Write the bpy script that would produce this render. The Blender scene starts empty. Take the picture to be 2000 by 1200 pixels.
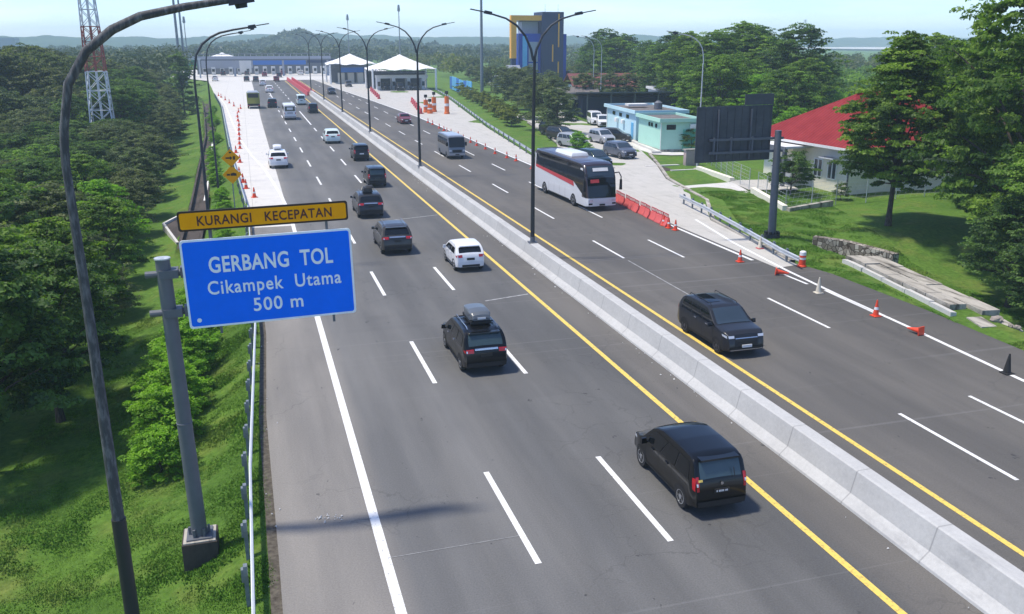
import bpy, bmesh, math, random
import numpy as np
from mathutils import Vector, Matrix, noise
R = math.radians
rnd = random.Random(7)
sc = bpy.context.scene
COL = sc.collection

# ---------------------------------------------------------------- camera geometry (metres, road runs along +Y)
FPX = 1720.0
TH = math.atan(520.0 / FPX)
PSI = math.atan(534.0 * math.cos(TH) / FPX)
CAMH = 12.29
_F = Vector((math.sin(PSI) * math.cos(TH), math.cos(PSI) * math.cos(TH), -math.sin(TH)))
_R = Vector((math.cos(PSI), -math.sin(PSI), 0))
_U = _R.cross(_F)
CAM = Vector((0, 0, CAMH))
def G(u, v, z=0.0):
    d = _F * FPX + _R * (u - 1000) + _U * (600 - v)
    return CAM + d * ((z - CAMH) / d.z)
def W(u, v, Y):
    d = _F * FPX + _R * (u - 1000) + _U * (600 - v)
    return CAM + d * (Y / d.y)
def lerp(a, b, t): return a + (b - a) * t
def smooth(t):
    t = max(0.0, min(1.0, t)); return t * t * (3 - 2 * t)
def interp(x, pts):
    if x <= pts[0][0]: return pts[0][1]
    for (a, b), (c, d) in zip(pts, pts[1:]):
        if x <= c: return b + (d - b) * (x - a) / (c - a) if c > a else d
    return pts[-1][1]

# ---------------------------------------------------------------- materials
MATS = {}
def nodes(name):
    m = bpy.data.materials.new(name); m.use_nodes = True
    nt = m.node_tree; nt.nodes.clear()
    out = nt.nodes.new('ShaderNodeOutputMaterial')
    MATS[name] = m
    return m, nt, out
def N(nt, typ, **kw):
    n = nt.nodes.new(typ)
    for k, v in kw.items(): setattr(n, k, v)
    return n
def L(nt, a, b): nt.links.new(a, b)
def coords(nt, scale=(1, 1, 1), kind='Object'):
    tc = N(nt, 'ShaderNodeTexCoord'); mp = N(nt, 'ShaderNodeMapping')
    mp.inputs['Scale'].default_value = scale
    L(nt, tc.outputs[kind], mp.inputs['Vector'])
    return mp.outputs['Vector']
def noise_fac(nt, vec, scale, detail=4, rough=0.6, lo=0.35, hi=0.65):
    n = N(nt, 'ShaderNodeTexNoise'); n.inputs['Scale'].default_value = scale
    n.inputs['Detail'].default_value = detail; n.inputs['Roughness'].default_value = rough
    L(nt, vec, n.inputs['Vector'])
    mr = N(nt, 'ShaderNodeMapRange'); mr.inputs['From Min'].default_value = lo; mr.inputs['From Max'].default_value = hi
    L(nt, n.outputs['Fac'], mr.inputs['Value'])
    return mr.outputs['Result']
def mixc(nt, fac, a, b, mode='MIX'):
    m = N(nt, 'ShaderNodeMix', data_type='RGBA', blend_type=mode)
    if isinstance(fac, (int, float)): m.inputs[0].default_value = fac
    else: L(nt, fac, m.inputs[0])
    for i, c in ((6, a), (7, b)):
        if isinstance(c, (tuple, list)): m.inputs[i].default_value = (c[0], c[1], c[2], 1)
        else: L(nt, c, m.inputs[i])
    return m.outputs[2]
def principled(nt, out, col, rough=0.6, metal=0.0, spec=0.4, bump=None, bumpd=0.02, coat=0.0):
    p = N(nt, 'ShaderNodeBsdfPrincipled')
    if isinstance(col, (tuple, list)): p.inputs['Base Color'].default_value = (*col[:3], 1)
    else: L(nt, col, p.inputs['Base Color'])
    p.inputs['Roughness'].default_value = rough; p.inputs['Metallic'].default_value = metal
    p.inputs['Specular IOR Level'].default_value = spec
    if coat: p.inputs['Coat Weight'].default_value = coat; p.inputs['Coat Roughness'].default_value = 0.05; p.inputs['Coat IOR'].default_value = 1.5
    if bump is not None:
        b = N(nt, 'ShaderNodeBump'); b.inputs['Distance'].default_value = bumpd; b.inputs['Strength'].default_value = 0.6
        L(nt, bump, b.inputs['Height']); L(nt, b.outputs['Normal'], p.inputs['Normal'])
    L(nt, p.outputs[0], out.inputs[0])
    return p
def var_mat(name, a, b, scale=3, rough=0.7, metal=0.0, spec=0.3, stretch=(1, 1, 1), lo=0.35, hi=0.65, bumpd=0.0, coat=0.0):
    m, nt, out = nodes(name)
    v = coords(nt, stretch)
    f = noise_fac(nt, v, scale, 5, 0.65, lo, hi)
    c = mixc(nt, f, a, b)
    principled(nt, out, c, rough, metal, spec, f if bumpd else None, bumpd, coat)
    return m

def asphalt_mat():
    m, nt, out = nodes('asphalt')
    tc = N(nt, 'ShaderNodeTexCoord'); sx = N(nt, 'ShaderNodeSeparateXYZ'); L(nt, tc.outputs['Object'], sx.inputs[0])
    mr = N(nt, 'ShaderNodeMapRange'); mr.inputs['From Min'].default_value = -4; mr.inputs['From Max'].default_value = 36
    # the edges of the paving strips wander a little
    wv = coords(nt, (0.02, 0.12, 1)); wn = N(nt, 'ShaderNodeTexNoise'); wn.inputs['Scale'].default_value = 1.0; wn.inputs['Detail'].default_value = 3
    L(nt, wv, wn.inputs['Vector'])
    ad = N(nt, 'ShaderNodeMath', operation='MULTIPLY_ADD'); L(nt, wn.outputs['Fac'], ad.inputs[0]); ad.inputs[1].default_value = 0.7; L(nt, sx.outputs['X'], ad.inputs[2])
    L(nt, ad.outputs[0], mr.inputs['Value'])
    cr = N(nt, 'ShaderNodeValToRGB'); L(nt, mr.outputs['Result'], cr.inputs['Fac'])
    warm = (1.05, 1.0, 0.92); neu = (1.0, 1.0, 0.975); cool = (0.94, 1.0, 1.06)
    stops = [(-3, .205, warm), (2.5, .195, warm), (3.0, .150, neu), (3.5, .134, neu), (4.2, .145, neu), (4.9, .126, neu), (5.8, .145, neu), (6.8, .118, neu), (7.8, .128, neu), (8.6, .112, neu),
             (9.6, .128, neu), (10.6, .104, neu), (11.6, .114, neu), (12.4, .100, neu), (13.3, .110, neu), (13.6, .118, warm), (15.3, .122, warm),
             (16.5, .058, cool), (18.5, .068, cool), (20.2, .082, cool), (21.6, .060, cool), (23.2, .072, cool), (24.5, .080, cool), (26.3, .056, cool), (28.2, .072, cool), (29, .074, warm), (31.5, .09, warm)]
    el = cr.color_ramp.elements
    while len(el) > 1: el.remove(el[0])
    for i, (x, val, tint) in enumerate(stops):
        e = el[0] if i == 0 else el.new(0.5)
        e.position = (x + 0.35 + 4) / 40.0
        e.color = (val * tint[0], val * tint[1], val * tint[2], 1)
    base = cr.outputs['Color']
    v1 = coords(nt, (1.6, 0.05, 1)); f1 = noise_fac(nt, v1, 1.0, 5, 0.6, 0.3, 0.7)
    c = mixc(nt, 1.0, base, mixc(nt, f1, (0.93, 0.93, 0.93), (1.07, 1.07, 1.07)), 'MULTIPLY')
    v2 = coords(nt, (0.35, 0.07, 1)); f2 = noise_fac(nt, v2, 1.0, 4, 0.55, 0.40, 0.60)
    c = mixc(nt, 1.0, c, mixc(nt, f2, (0.87, 0.875, 0.89), (1.12, 1.11, 1.10)), 'MULTIPLY')
    v3 = coords(nt, (1, 1, 1)); f3 = noise_fac(nt, v3, 22.0, 3, 0.7, 0.25, 0.75)
    c = mixc(nt, 1.0, c, mixc(nt, f3, (0.80, 0.80, 0.80), (1.20, 1.20, 1.20)), 'MULTIPLY')
    # oil spots
    f4 = noise_fac(nt, coords(nt, (1, .6, 1)), 2.3, 4, 0.65, 0.672, 0.72)
    c = mixc(nt, f4, c, (0.05, 0.05, 0.052))
    # transverse construction joints
    vo = N(nt, 'ShaderNodeTexNoise'); vo.inputs['Scale'].default_value = 1; L(nt, coords(nt, (0.02, 3.0, 1)), vo.inputs['Vector']); 
    mr2 = N(nt, 'ShaderNodeMapRange'); mr2.inputs['From Min'].default_value = 0.66; mr2.inputs['From Max'].default_value = 0.72; mr2.inputs['To Max'].default_value = 0.16; L(nt, vo.outputs['Fac'], mr2.inputs['Value'])
    c = mixc(nt, mr2.outputs['Result'], c, (0.3, 0.3, 0.3))
    # fine cracking in wandering patches
    vc = N(nt, 'ShaderNodeTexVoronoi'); vc.feature = 'DISTANCE_TO_EDGE'; vc.inputs['Scale'].default_value = 0.55
    nv = N(nt, 'ShaderNodeTexNoise'); nv.inputs['Scale'].default_value = 1.6; nv.inputs['Detail'].default_value = 5
    va = N(nt, 'ShaderNodeVectorMath', operation='MULTIPLY_ADD'); L(nt, coords(nt), nv.inputs['Vector']); L(nt, nv.outputs['Color'], va.inputs[0]); va.inputs[1].default_value = (1.1, 1.1, 0); L(nt, coords(nt), va.inputs[2]); L(nt, va.outputs[0], vc.inputs['Vector'])
    mc = N(nt, 'ShaderNodeMapRange'); mc.inputs['From Min'].default_value = 0.006; mc.inputs['From Max'].default_value = 0.016; mc.inputs['To Min'].default_value = 0.32; mc.inputs['To Max'].default_value = 0.0; L(nt, vc.outputs['Distance'], mc.inputs['Value'])
    mk = N(nt, 'ShaderNodeMath', operation='MULTIPLY'); L(nt, mc.outputs['Result'], mk.inputs[0]); L(nt, noise_fac(nt, coords(nt), 0.13, 2, .5, .5, .6), mk.inputs[1])
    c = mixc(nt, mk.outputs[0], c, (0.05, 0.05, 0.05))
    # square resurfacing patches, slightly darker
    br = N(nt, 'ShaderNodeTexWhiteNoise'); br.noise_dimensions = '2D'; sn = N(nt, 'ShaderNodeVectorMath', operation='SNAP'); L(nt, coords(nt), sn.inputs[0]); sn.inputs[1].default_value = (3.55, 9.3, 1); L(nt, sn.outputs[0], br.inputs['Vector'])
    mp2 = N(nt, 'ShaderNodeMapRange'); mp2.inputs['From Min'].default_value = 0.8; mp2.inputs['From Max'].default_value = 0.81; mp2.inputs['To Max'].default_value = 0.10; L(nt, br.outputs['Value'], mp2.inputs['Value'])
    c = mixc(nt, mp2.outputs['Result'], c, (0.06, 0.06, 0.062))
    principled(nt, out, c, 0.82, 0, 0.25, f3, 0.006)
asphalt_mat()

def grass_mat(name, a, b, c3):
    m, nt, out = nodes(name)
    v = coords(nt)
    f1 = noise_fac(nt, v, 0.22, 5, 0.6, 0.35, 0.65)
    f2 = noise_fac(nt, v, 4.0, 6, 0.75, 0.3, 0.7)
    f3 = noise_fac(nt, v, 0.45, 6, 0.65, 0.50, 0.70)
    c = mixc(nt, f1, a, b); c = mixc(nt, f3, c, c3)
    c = mixc(nt, 1.0, c, mixc(nt, f2, (0.55, 0.6, 0.5), (1.35, 1.3, 1.3)), 'MULTIPLY')
    principled(nt, out, c, 0.9, 0, 0.15, f2, 0.09)
grass_mat('grass', (0.075, 0.155, 0.022), (0.105, 0.20, 0.028), (0.15, 0.20, 0.042))
grass_mat('grass_blade', (0.105, 0.24, 0.026), (0.145, 0.30, 0.034), (0.20, 0.28, 0.06))
def concrete_mat(name, a, b, joints=(0, 0), dirt=(0.16, 0.15, 0.13), dlo=0.6, dhi=0.8, rough=0.85):
    m, nt, out = nodes(name)
    v = coords(nt)
    f1 = noise_fac(nt, v, 0.5, 6, 0.7, 0.3, 0.7)
    f2 = noise_fac(nt, v, 9.0, 4, 0.7, 0.3, 0.7)
    f3 = noise_fac(nt, coords(nt, (1.4, 0.25, 0.6)), 1.2, 5, 0.7, dlo, dhi)
    c = mixc(nt, f1, a, b); c = mixc(nt, f3, c, dirt)
    c = mixc(nt, 1.0, c, mixc(nt, f2, (0.92, 0.92, 0.92), (1.06, 1.06, 1.06)), 'MULTIPLY')
    tc = N(nt, 'ShaderNodeTexCoord'); sx = N(nt, 'ShaderNodeSeparateXYZ'); L(nt, tc.outputs['Object'], sx.inputs[0])
    for ax, per in (('X', joints[0]), ('Y', joints[1])):
        if not per: continue
        mo = N(nt, 'ShaderNodeMath', operation='PINGPONG'); L(nt, sx.outputs[ax], mo.inputs[0]); mo.inputs[1].default_value = per / 2
        lt = N(nt, 'ShaderNodeMapRange'); lt.inputs['From Min'].default_value = 0.012; lt.inputs['From Max'].default_value = 0.03
        lt.inputs['To Min'].default_value = 0.42; lt.inputs['To Max'].default_value = 0.0
        L(nt, mo.outputs[0], lt.inputs['Value'])
        c = mixc(nt, lt.outputs['Result'], c, (0.12, 0.12, 0.12))
    principled(nt, out, c, rough, 0, 0.25, f2, 0.004)
concrete_mat('barrier_concrete', (0.42, 0.42, 0.41), (0.50, 0.50, 0.485), (0, 3.05), (0.29, 0.29, 0.29), 0.56, 0.85)
concrete_mat('pavement_concrete', (0.53, 0.52, 0.49), (0.64, 0.62, 0.58), (4.0, 5.0), (0.34, 0.32, 0.30), 0.58, 0.85)
concrete_mat('road_concrete', (0.43, 0.42, 0.385), (0.51, 0.49, 0.455), (4.5, 6.0), (0.28, 0.27, 0.25), 0.55, 0.85)
concrete_mat('old_concrete', (0.36, 0.335, 0.29), (0.50, 0.47, 0.41), (0, 0), (0.09, 0.08, 0.065), 0.46, 0.66)
concrete_mat('dark_concrete', (0.045, 0.035, 0.03), (0.085, 0.072, 0.062), (0, 0), (0.03, 0.028, 0.025), 0.45, 0.7)
concrete_mat('ditch_bed', (0.06, 0.05, 0.042), (0.10, 0.08, 0.07), (0, 0), (0.03, 0.025, 0.02), 0.45, 0.7)
concrete_mat('cream_wall', (0.76, 0.72, 0.60), (0.82, 0.78, 0.66), (0, 0), (0.5, 0.46, 0.34), 0.6, 0.9)
concrete_mat('white_wall', (0.66, 0.66, 0.64), (0.74, 0.74, 0.72), (0, 0), (0.45, 0.44, 0.40), 0.62, 0.9)
concrete_mat('mint_wall', (0.42, 0.70, 0.58), (0.46, 0.74, 0.62), (0, 0), (0.36, 0.6, 0.5), 0.6, 0.9)
concrete_mat('mint_dark', (0.16, 0.52, 0.38), (0.18, 0.55, 0.42), (0, 0), (0.14, 0.45, 0.35), 0.6, 0.9)
concrete_mat('sky_wall', (0.50, 0.72, 0.80), (0.55, 0.77, 0.84), (0, 0), (0.42, 0.62, 0.7), 0.6, 0.9)
concrete_mat('navy_panel', (0.018, 0.028, 0.085), (0.022, 0.034, 0.10), (0, 0), (0.028, 0.035, 0.06), 0.6, 0.9, 0.5)
concrete_mat('blue_panel', (0.006, 0.045, 0.36), (0.008, 0.055, 0.42), (0, 0), (0.015, 0.05, 0.2), 0.6, 0.9, 0.5)
concrete_mat('roof_grey', (0.13, 0.12, 0.115), (0.20, 0.18, 0.17), (0, 0), (0.07, 0.06, 0.06), 0.5, 0.8)

def plain(name, col, rough=0.5, metal=0.0, spec=0.4, coat=0.0, v=0.06):
    a = tuple(x * (1 - v) for x in col); b = tuple(min(1, x * (1 + v)) for x in col)
    return var_mat(name, a, b, 2.5, rough, metal, spec, coat=coat)
plain('white_paint', (0.82, 0.82, 0.80), 0.6); 
var_mat('line_white', (0.34, 0.34, 0.34), (0.76, 0.76, 0.74), 11, 0.6, lo=0.32, hi=0.46)
var_mat('line_yellow', (0.34, 0.26, 0.10), (0.76, 0.55, 0.12), 9, 0.6, lo=0.32, hi=0.48)
var_mat('line_worn', (0.20, 0.20, 0.20), (0.45, 0.45, 0.44), 5, 0.6)
plain('sign_blue', (0.001, 0.17, 0.95), 0.5, spec=0.12, v=.03); plain('sign_white', (0.86, 0.92, 0.96), 0.4)
plain('sign_yellow', (1.0, 0.40, 0.003), 0.5, spec=0.1); plain('sign_black', (0.035, 0.02, 0.012), 0.5); plain('sign_maroon', (0.10, 0.025, 0.02), 0.5)
plain('steel_grey', (0.13, 0.14, 0.16), 0.55, 0.2); plain('dark_steel', (0.035, 0.037, 0.04), 0.5, 0.3)
var_mat('peeling_pole', (0.060, 0.062, 0.066), (0.22, 0.22, 0.225), 3.0, 0.7, stretch=(5, 5, 1.1), lo=0.46, hi=0.78)
var_mat('lamp_metal', (0.045, 0.048, 0.055), (0.075, 0.08, 0.09), 2, 0.5, 0.3)
var_mat('galvanised', (0.42, 0.45, 0.47), (0.60, 0.63, 0.65), 3, 0.45, 0.35, stretch=(3, .4, 3))
var_mat('galv_post', (0.15, 0.18, 0.20), (0.24, 0.27, 0.30), 5, 0.55, 0.3)
plain('rail_white', (0.74, 0.76, 0.76), 0.45)
plain('tyre', (0.018, 0.018, 0.019), 0.85); plain('rim', (0.45, 0.46, 0.48), 0.3, 0.7); plain('rim_dark', (0.12, 0.12, 0.13), 0.35, 0.7)
plain('glass_dark', (0.004, 0.005, 0.006), 0.06, spec=0.55); plain('glass_blue', (0.03, 0.045, 0.06), 0.08, spec=0.9); plain('glass_teal', (0.035, 0.06, 0.065), 0.1, spec=0.8)
plain('trim_black', (0.015, 0.015, 0.016), 0.6); plain('chrome', (0.6, 0.6, 0.62), 0.2, 0.9)
plain('lamp_red', (0.45, 0.012, 0.02), 0.2, spec=0.6); plain('lamp_clear', (0.65, 0.68, 0.72), 0.15, 0.2, 0.7); plain('plate_white', (0.72, 0.72, 0.72), 0.5); plain('plate_black', (0.02, 0.02, 0.02), 0.5)
for nm, c in dict(black=(0.003, 0.0032, 0.0038), charcoal=(0.024, 0.025, 0.029), green=(0.006, 0.022, 0.02), grey=(0.045, 0.043, 0.040), white=(0.74, 0.75, 0.76), silver=(0.42, 0.43, 0.45), maroon=(0.19, 0.035, 0.045),
                  steel=(0.16, 0.18, 0.21), pale=(0.62, 0.72, 0.70), olive=(0.20, 0.22, 0.035), bluegrey=(0.10, 0.115, 0.15), busroof=(0.06, 0.035, 0.042)).items():
    plain('paint_' + nm, c, 0.28, 0.25 if nm not in ('white', 'black', 'pale') else 0.0, 0.25, coat=0.4, v=.03)
plain('roofbox', (0.10, 0.115, 0.13), 0.35, coat=.3)
plain('cone_red', (0.75, 0.07, 0.025), 0.5); plain('barrier_red', (0.50, 0.055, 0.06), 0.5); plain('barrier_pink', (0.66, 0.12, 0.11), 0.5); plain('cone_cream', (0.66, 0.60, 0.48), 0.6)
plain('rope_dark', (0.02, 0.02, 0.02), 0.8)
plain('orange', (0.75, 0.16, 0.03), 0.5); plain('tent', (0.82, 0.82, 0.81), 0.6); plain('yellow_frame', (0.85, 0.40, 0.03), 0.5)
plain('green_sign', (0.01, 0.20, 0.12), 0.5); plain('tower_red', (0.32, 0.09, 0.07), 0.6); plain('tower_white', (0.65, 0.66, 0.68), 0.6)
plain('blue_sheet', (0.03, 0.16, 0.52), 0.5); plain('cyan_panel', (0.12, 0.45, 0.75), 0.4); plain('grey_panel', (0.32, 0.34, 0.40), 0.5)
plain('rock', (0.30, 0.26, 0.22), 0.9, v=.3)
var_mat('bark', (0.035, 0.028, 0.022), (0.11, 0.09, 0.07), 5, 0.9, stretch=(3, 3, .6))
plain('litter', (0.6, 0.6, 0.58), 0.7); plain('pink_cloth', (0.42, 0.33, 0.31), .8)
def roof_mat():
    m, nt, out = nodes('red_roof')
    v = coords(nt); f = noise_fac(nt, v, 0.8, 5, .65, .3, .7)
    c = mixc(nt, f, (0.20, 0.018, 0.022), (0.27, 0.032, 0.034))
    wv = N(nt, 'ShaderNodeTexWave'); wv.bands_direction = 'Y'; wv.inputs['Scale'].default_value = 0.8; wv.inputs['Distortion'].default_value = 0.3; L(nt, v, wv.inputs['Vector'])
    c = mixc(nt, 1.0, c, mixc(nt, wv.outputs['Fac'], (.82, .82, .82), (1.08, 1.08, 1.08)), 'MULTIPLY')
    principled(nt, out, c, 0.75, 0, 0.12, wv.outputs['Fac'], 0.02)
roof_mat()
def billboard_mat():
    m, nt, out = nodes('billboard_back')
    v = coords(nt); f = noise_fac(nt, v, 0.9, 6, .7, .3, .7)
    c = mixc(nt, f, (0.060, 0.066, 0.074), (0.105, 0.112, 0.125))
    principled(nt, out, c, 0.5, 0.3, 0.4)
billboard_mat()
def stone_mat():
    m, nt, out = nodes('rubble_stone')
    v = coords(nt)
    vo = N(nt, 'ShaderNodeTexVoronoi'); vo.feature = 'DISTANCE_TO_EDGE'; vo.inputs['Scale'].default_value = 3.4; L(nt, v, vo.inputs['Vector'])
    v2 = N(nt, 'ShaderNodeTexVoronoi'); v2.inputs['Scale'].default_value = 3.4; L(nt, v, v2.inputs['Vector'])
    mr = N(nt, 'ShaderNodeMapRange'); mr.inputs['From Min'].default_value = 0.02; mr.inputs['From Max'].default_value = 0.09; L(nt, vo.outputs['Distance'], mr.inputs['Value'])
    sp = N(nt, 'ShaderNodeSeparateColor'); L(nt, v2.outputs['Color'], sp.inputs[0])
    c = mixc(nt, sp.outputs[0], (0.12, 0.10, 0.08), (0.48, 0.44, 0.38))
    c = mixc(nt, mr.outputs['Result'], (0.06, 0.045, 0.035), c)
    principled(nt, out, c, 0.9, 0, .2, mr.outputs['Result'], 0.05)
stone_mat()
def leaf_mat(name, dark, light, alt, trans=0.42):
    m, nt, out = nodes(name)
    at = N(nt, 'ShaderNodeAttribute', attribute_name='tint')
    c = mixc(nt, at.outputs['Fac'], dark, light)
    oi = N(nt, 'ShaderNodeObjectInfo')
    mr = N(nt, 'ShaderNodeMapRange'); mr.inputs['To Max'].default_value = 0.7; L(nt, oi.outputs['Random'], mr.inputs['Value'])
    c = mixc(nt, mr.outputs['Result'], c, mixc(nt, 1.0, c, alt, 'MULTIPLY'))
    d = N(nt, 'ShaderNodeBsdfPrincipled'); L(nt, c, d.inputs['Base Color']); d.inputs['Roughness'].default_value = 0.55; d.inputs['Specular IOR Level'].default_value = 0.25
    t = N(nt, 'ShaderNodeBsdfTranslucent'); c2 = mixc(nt, 1.0, c, (1.3, 1.5, 0.6), 'MULTIPLY'); L(nt, c2, t.inputs['Color'])
    mx = N(nt, 'ShaderNodeMixShader'); mx.inputs[0].default_value = trans
    L(nt, d.outputs[0], mx.inputs[1]); L(nt, t.outputs[0], mx.inputs[2]); L(nt, mx.outputs[0], out.inputs[0])
leaf_mat('leaf_dark', (0.034, 0.076, 0.022), (0.145, 0.250, 0.058), (1.1, 1.0, 0.9))
leaf_mat('leaf_mid', (0.042, 0.095, 0.018), (0.21, 0.35, 0.050), (1.15, 1.0, 0.8))
leaf_mat('leaf_bright', (0.10, 0.23, 0.018), (0.24, 0.46, 0.030), (1.05, 1.0, 0.9), 0.4)
leaf_mat('leaf_light', (0.055, 0.12, 0.025), (0.25, 0.41, 0.065), (1.1, 1.0, 0.85))
leaf_mat('leaf_grey', (0.048, 0.078, 0.035), (0.185, 0.235, 0.10), (1.15, 0.95, 0.85))
leaf_mat('leaf_yellow', (0.09, 0.13, 0.02), (0.24, 0.27, 0.05), (1.1, 1.0, 0.8))
leaf_mat('leaf_far', (0.045, 0.072, 0.034), (0.105, 0.145, 0.060), (1.1, 1.0, 0.9), 0.15)
def hill_mat():
    m, nt, out = nodes('hill_forest')
    v = coords(nt); f = noise_fac(nt, v, 0.02, 8, .75, .35, .65)
    c = mixc(nt, f, (0.030, 0.055, 0.028), (0.065, 0.10, 0.045)); principled(nt, out, c, 1.0, 0, 0.05)
hill_mat()
def haze_mat():
    m, nt, out = nodes('haze_air')
    p = N(nt, 'ShaderNodeVolumePrincipled'); p.inputs['Color'].default_value = (0.66, 0.86, 1.0, 1); p.inputs['Density'].default_value = HAZE
    p.inputs['Anisotropy'].default_value = 0.0
    L(nt, p.outputs[0], out.inputs['Volume'])
HAZE = 0.00046
haze_mat()
def coach_mat():
    m, nt, out = nodes('coach_livery')
    tc = N(nt, 'ShaderNodeTexCoord'); s = N(nt, 'ShaderNodeSeparateXYZ'); L(nt, tc.outputs['Object'], s.inputs[0])
    def gt(o, v): n = N(nt, 'ShaderNodeMath', operation='GREATER_THAN'); L(nt, o, n.inputs[0]); n.inputs[1].default_value = v; return n.outputs[0]
    def op(k, a, b): n = N(nt, 'ShaderNodeMath', operation=k); L(nt, a, n.inputs[0]); L(nt, b, n.inputs[1]); return n.outputs[0]
    f = op('MAXIMUM', gt(s.outputs['Z'], 3.12), op('MULTIPLY', gt(s.outputs['Y'], 10.6), gt(s.outputs['Z'], .98)))
    c = mixc(nt, f, (0.74, 0.75, 0.76), (0.030, 0.016, 0.020)); principled(nt, out, c, .3, 0, .5, coat=1.0)
coach_mat()
var_mat('verge_soil', (0.05, 0.042, 0.032), (0.13, 0.115, 0.09), 6, 0.95)
plain('tile_roof', (0.16, 0.05, 0.045), .8, v=.25)
def M(n): return MATS[n]

# ---------------------------------------------------------------- mesh building
class MB:
    def __init__(s): s.v = []; s.f = []
    def add(s, vs, fs):
        o = len(s.v); s.v += [tuple(p) for p in vs]; s.f += [tuple(i + o for i in q) for q in fs]; return s
    def box(s, x0, x1, y0, y1, z0, z1, rz=0, piv=None, taper=0):
        vs = [(x0, y0, z0), (x1, y0, z0), (x1, y1, z0), (x0, y1, z0), (x0 + taper, y0 + taper, z1), (x1 - taper, y0 + taper, z1), (x1 - taper, y1 - taper, z1), (x0 + taper, y1 - taper, z1)]
        if rz:
            px, py = piv or ((x0 + x1) / 2, (y0 + y1) / 2); c, sn = math.cos(rz), math.sin(rz)
            vs = [(px + (x - px) * c - (y - py) * sn, py + (x - px) * sn + (y - py) * c, z) for x, y, z in vs]
        return s.add(vs, [(0, 3, 2, 1), (4, 5, 6, 7), (0, 1, 5, 4), (1, 2, 6, 5), (2, 3, 7, 6), (3, 0, 4, 7)])
    def prism(s, poly, z0, z1, top=None):
        n = len(poly); top = top or poly
        # keep counter-clockwise
        a = sum(poly[i][0] * poly[(i + 1) % n][1] - poly[(i + 1) % n][0] * poly[i][1] for i in range(n))
        if a < 0: poly = poly[::-1]; top = top[::-1]
        vs = [(p[0], p[1], z0) for p in poly] + [(p[0], p[1], z1) for p in top]
        return s.add(vs, [tuple(range(n))[::-1], tuple(range(n, 2 * n))] + [(i, (i + 1) % n, n + (i + 1) % n, n + i) for i in range(n)])
    def xprism(s, poly, x0, x1):        # polygon in (y,z) extruded along x
        n = len(poly)
        vs = [(x0, p[0], p[1]) for p in poly] + [(x1, p[0], p[1]) for p in poly]
        return s.add(vs, [tuple(range(n))[::-1], tuple(range(n, 2 * n))] + [(i, (i + 1) % n, n + (i + 1) % n, n + i) for i in range(n)])
    def yprism(s, poly, y0, y1):        # polygon in (x,z) extruded along y
        n = len(poly)
        vs = [(p[0], y0, p[1]) for p in poly] + [(p[0], y1, p[1]) for p in poly]
        return s.add(vs, [tuple(range(n)), tuple(range(n, 2 * n))[::-1]] + [((i + 1) % n, i, n + i, n + (i + 1) % n) for i in range(n)])
    def tube(s, path, rad, n=8, cap=True):
        path = [Vector(p) for p in path]; m = len(path)
        if isinstance(rad, (int, float)): rad = [rad] * m
        vs = []; prev = None
        for i, p in enumerate(path):
            t = (path[min(i + 1, m - 1)] - path[max(i - 1, 0)]).normalized()
            a = prev if prev is not None else (Vector((1, 0, 0)) if abs(t.x) < .9 else Vector((0, 1, 0)))
            b = t.cross(a).normalized(); a = b.cross(t).normalized(); prev = a
            for k in range(n):
                an = 2 * math.pi * k / n; vs.append(p + (a * math.cos(an) + b * math.sin(an)) * rad[i])
        fs = [(i * n + k, i * n + (k + 1) % n, (i + 1) * n + (k + 1) % n, (i + 1) * n + k) for i in range(m - 1) for k in range(n)]
        if cap: fs += [tuple(range(n))[::-1], tuple(range((m - 1) * n, m * n))]
        return s.add(vs, fs)
    def lathe(s, prof, n=16, c=(0, 0, 0), axis='z', cap=True):
        vs = []
        for r, z in prof:
            for k in range(n):
                a = 2 * math.pi * k / n; x, y = r * math.cos(a), r * math.sin(a)
                vs.append((c[0] + x, c[1] + y, c[2] + z) if axis == 'z' else (c[0] + z, c[1] + x, c[2] + y))
        m = len(prof)
        fs = [(i * n + k, i * n + (k + 1) % n, (i + 1) * n + (k + 1) % n, (i + 1) * n + k) for i in range(m - 1) for k in range(n)]
        if cap: fs += [tuple(range(n))[::-1], tuple(range((m - 1) * n, m * n))]
        return s.add(vs, fs)
    def grid(s, rows):
        nr, nc = len(rows), len(rows[0])
        return s.add([p for r in rows for p in r], [(i * nc + j, i * nc + j + 1, (i + 1) * nc + j + 1, (i + 1) * nc + j) for i in range(nr - 1) for j in range(nc - 1)])
    def quad(s, a, b, c, d): return s.add([a, b, c, d], [(0, 1, 2, 3)])
    def mesh(s, name, mat, smooth_=False, ang=35, bevel=0, fixn=True):
        me = bpy.data.meshes.new(name); me.from_pydata(s.v, [], s.f); me.update()
        bm = bmesh.new(); bm.from_mesh(me)
        if fixn: bmesh.ops.recalc_face_normals(bm, faces=bm.faces)
        if bevel: bmesh.ops.bevel(bm, geom=[e for e in bm.edges if len(e.link_faces) == 2 and e.calc_face_angle(0) > 0.6], offset=bevel, segments=2, profile=.6, affect='EDGES', clamp_overlap=True)
        bm.to_mesh(me); bm.free()
        if smooth_ or bevel:
            me.polygons.foreach_set('use_smooth', [True] * len(me.polygons)); me.set_sharp_from_angle(angle=R(ang))
        if mat: me.materials.append(M(mat) if isinstance(mat, str) else mat)
        return me
def link(name, me, parent=None, loc=None, rz=None, label=None, cat=None, group=None, kind=None):
    o = bpy.data.objects.new(name, me); COL.objects.link(o)
    if parent is not None: o.parent = parent
    if loc is not None: o.location = loc
    if rz is not None: o.rotation_euler = (0, 0, rz)
    if label: o['label'] = label
    if cat: o['category'] = cat
    if group: o['group'] = group
    if kind: o['kind'] = kind
    return o
def obj(name, mb, mat, parent=None, smooth_=False, bevel=0, ang=35, **kw):
    return link(name, mb.mesh(name, mat, smooth_, ang, bevel), parent, **kw)
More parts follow.
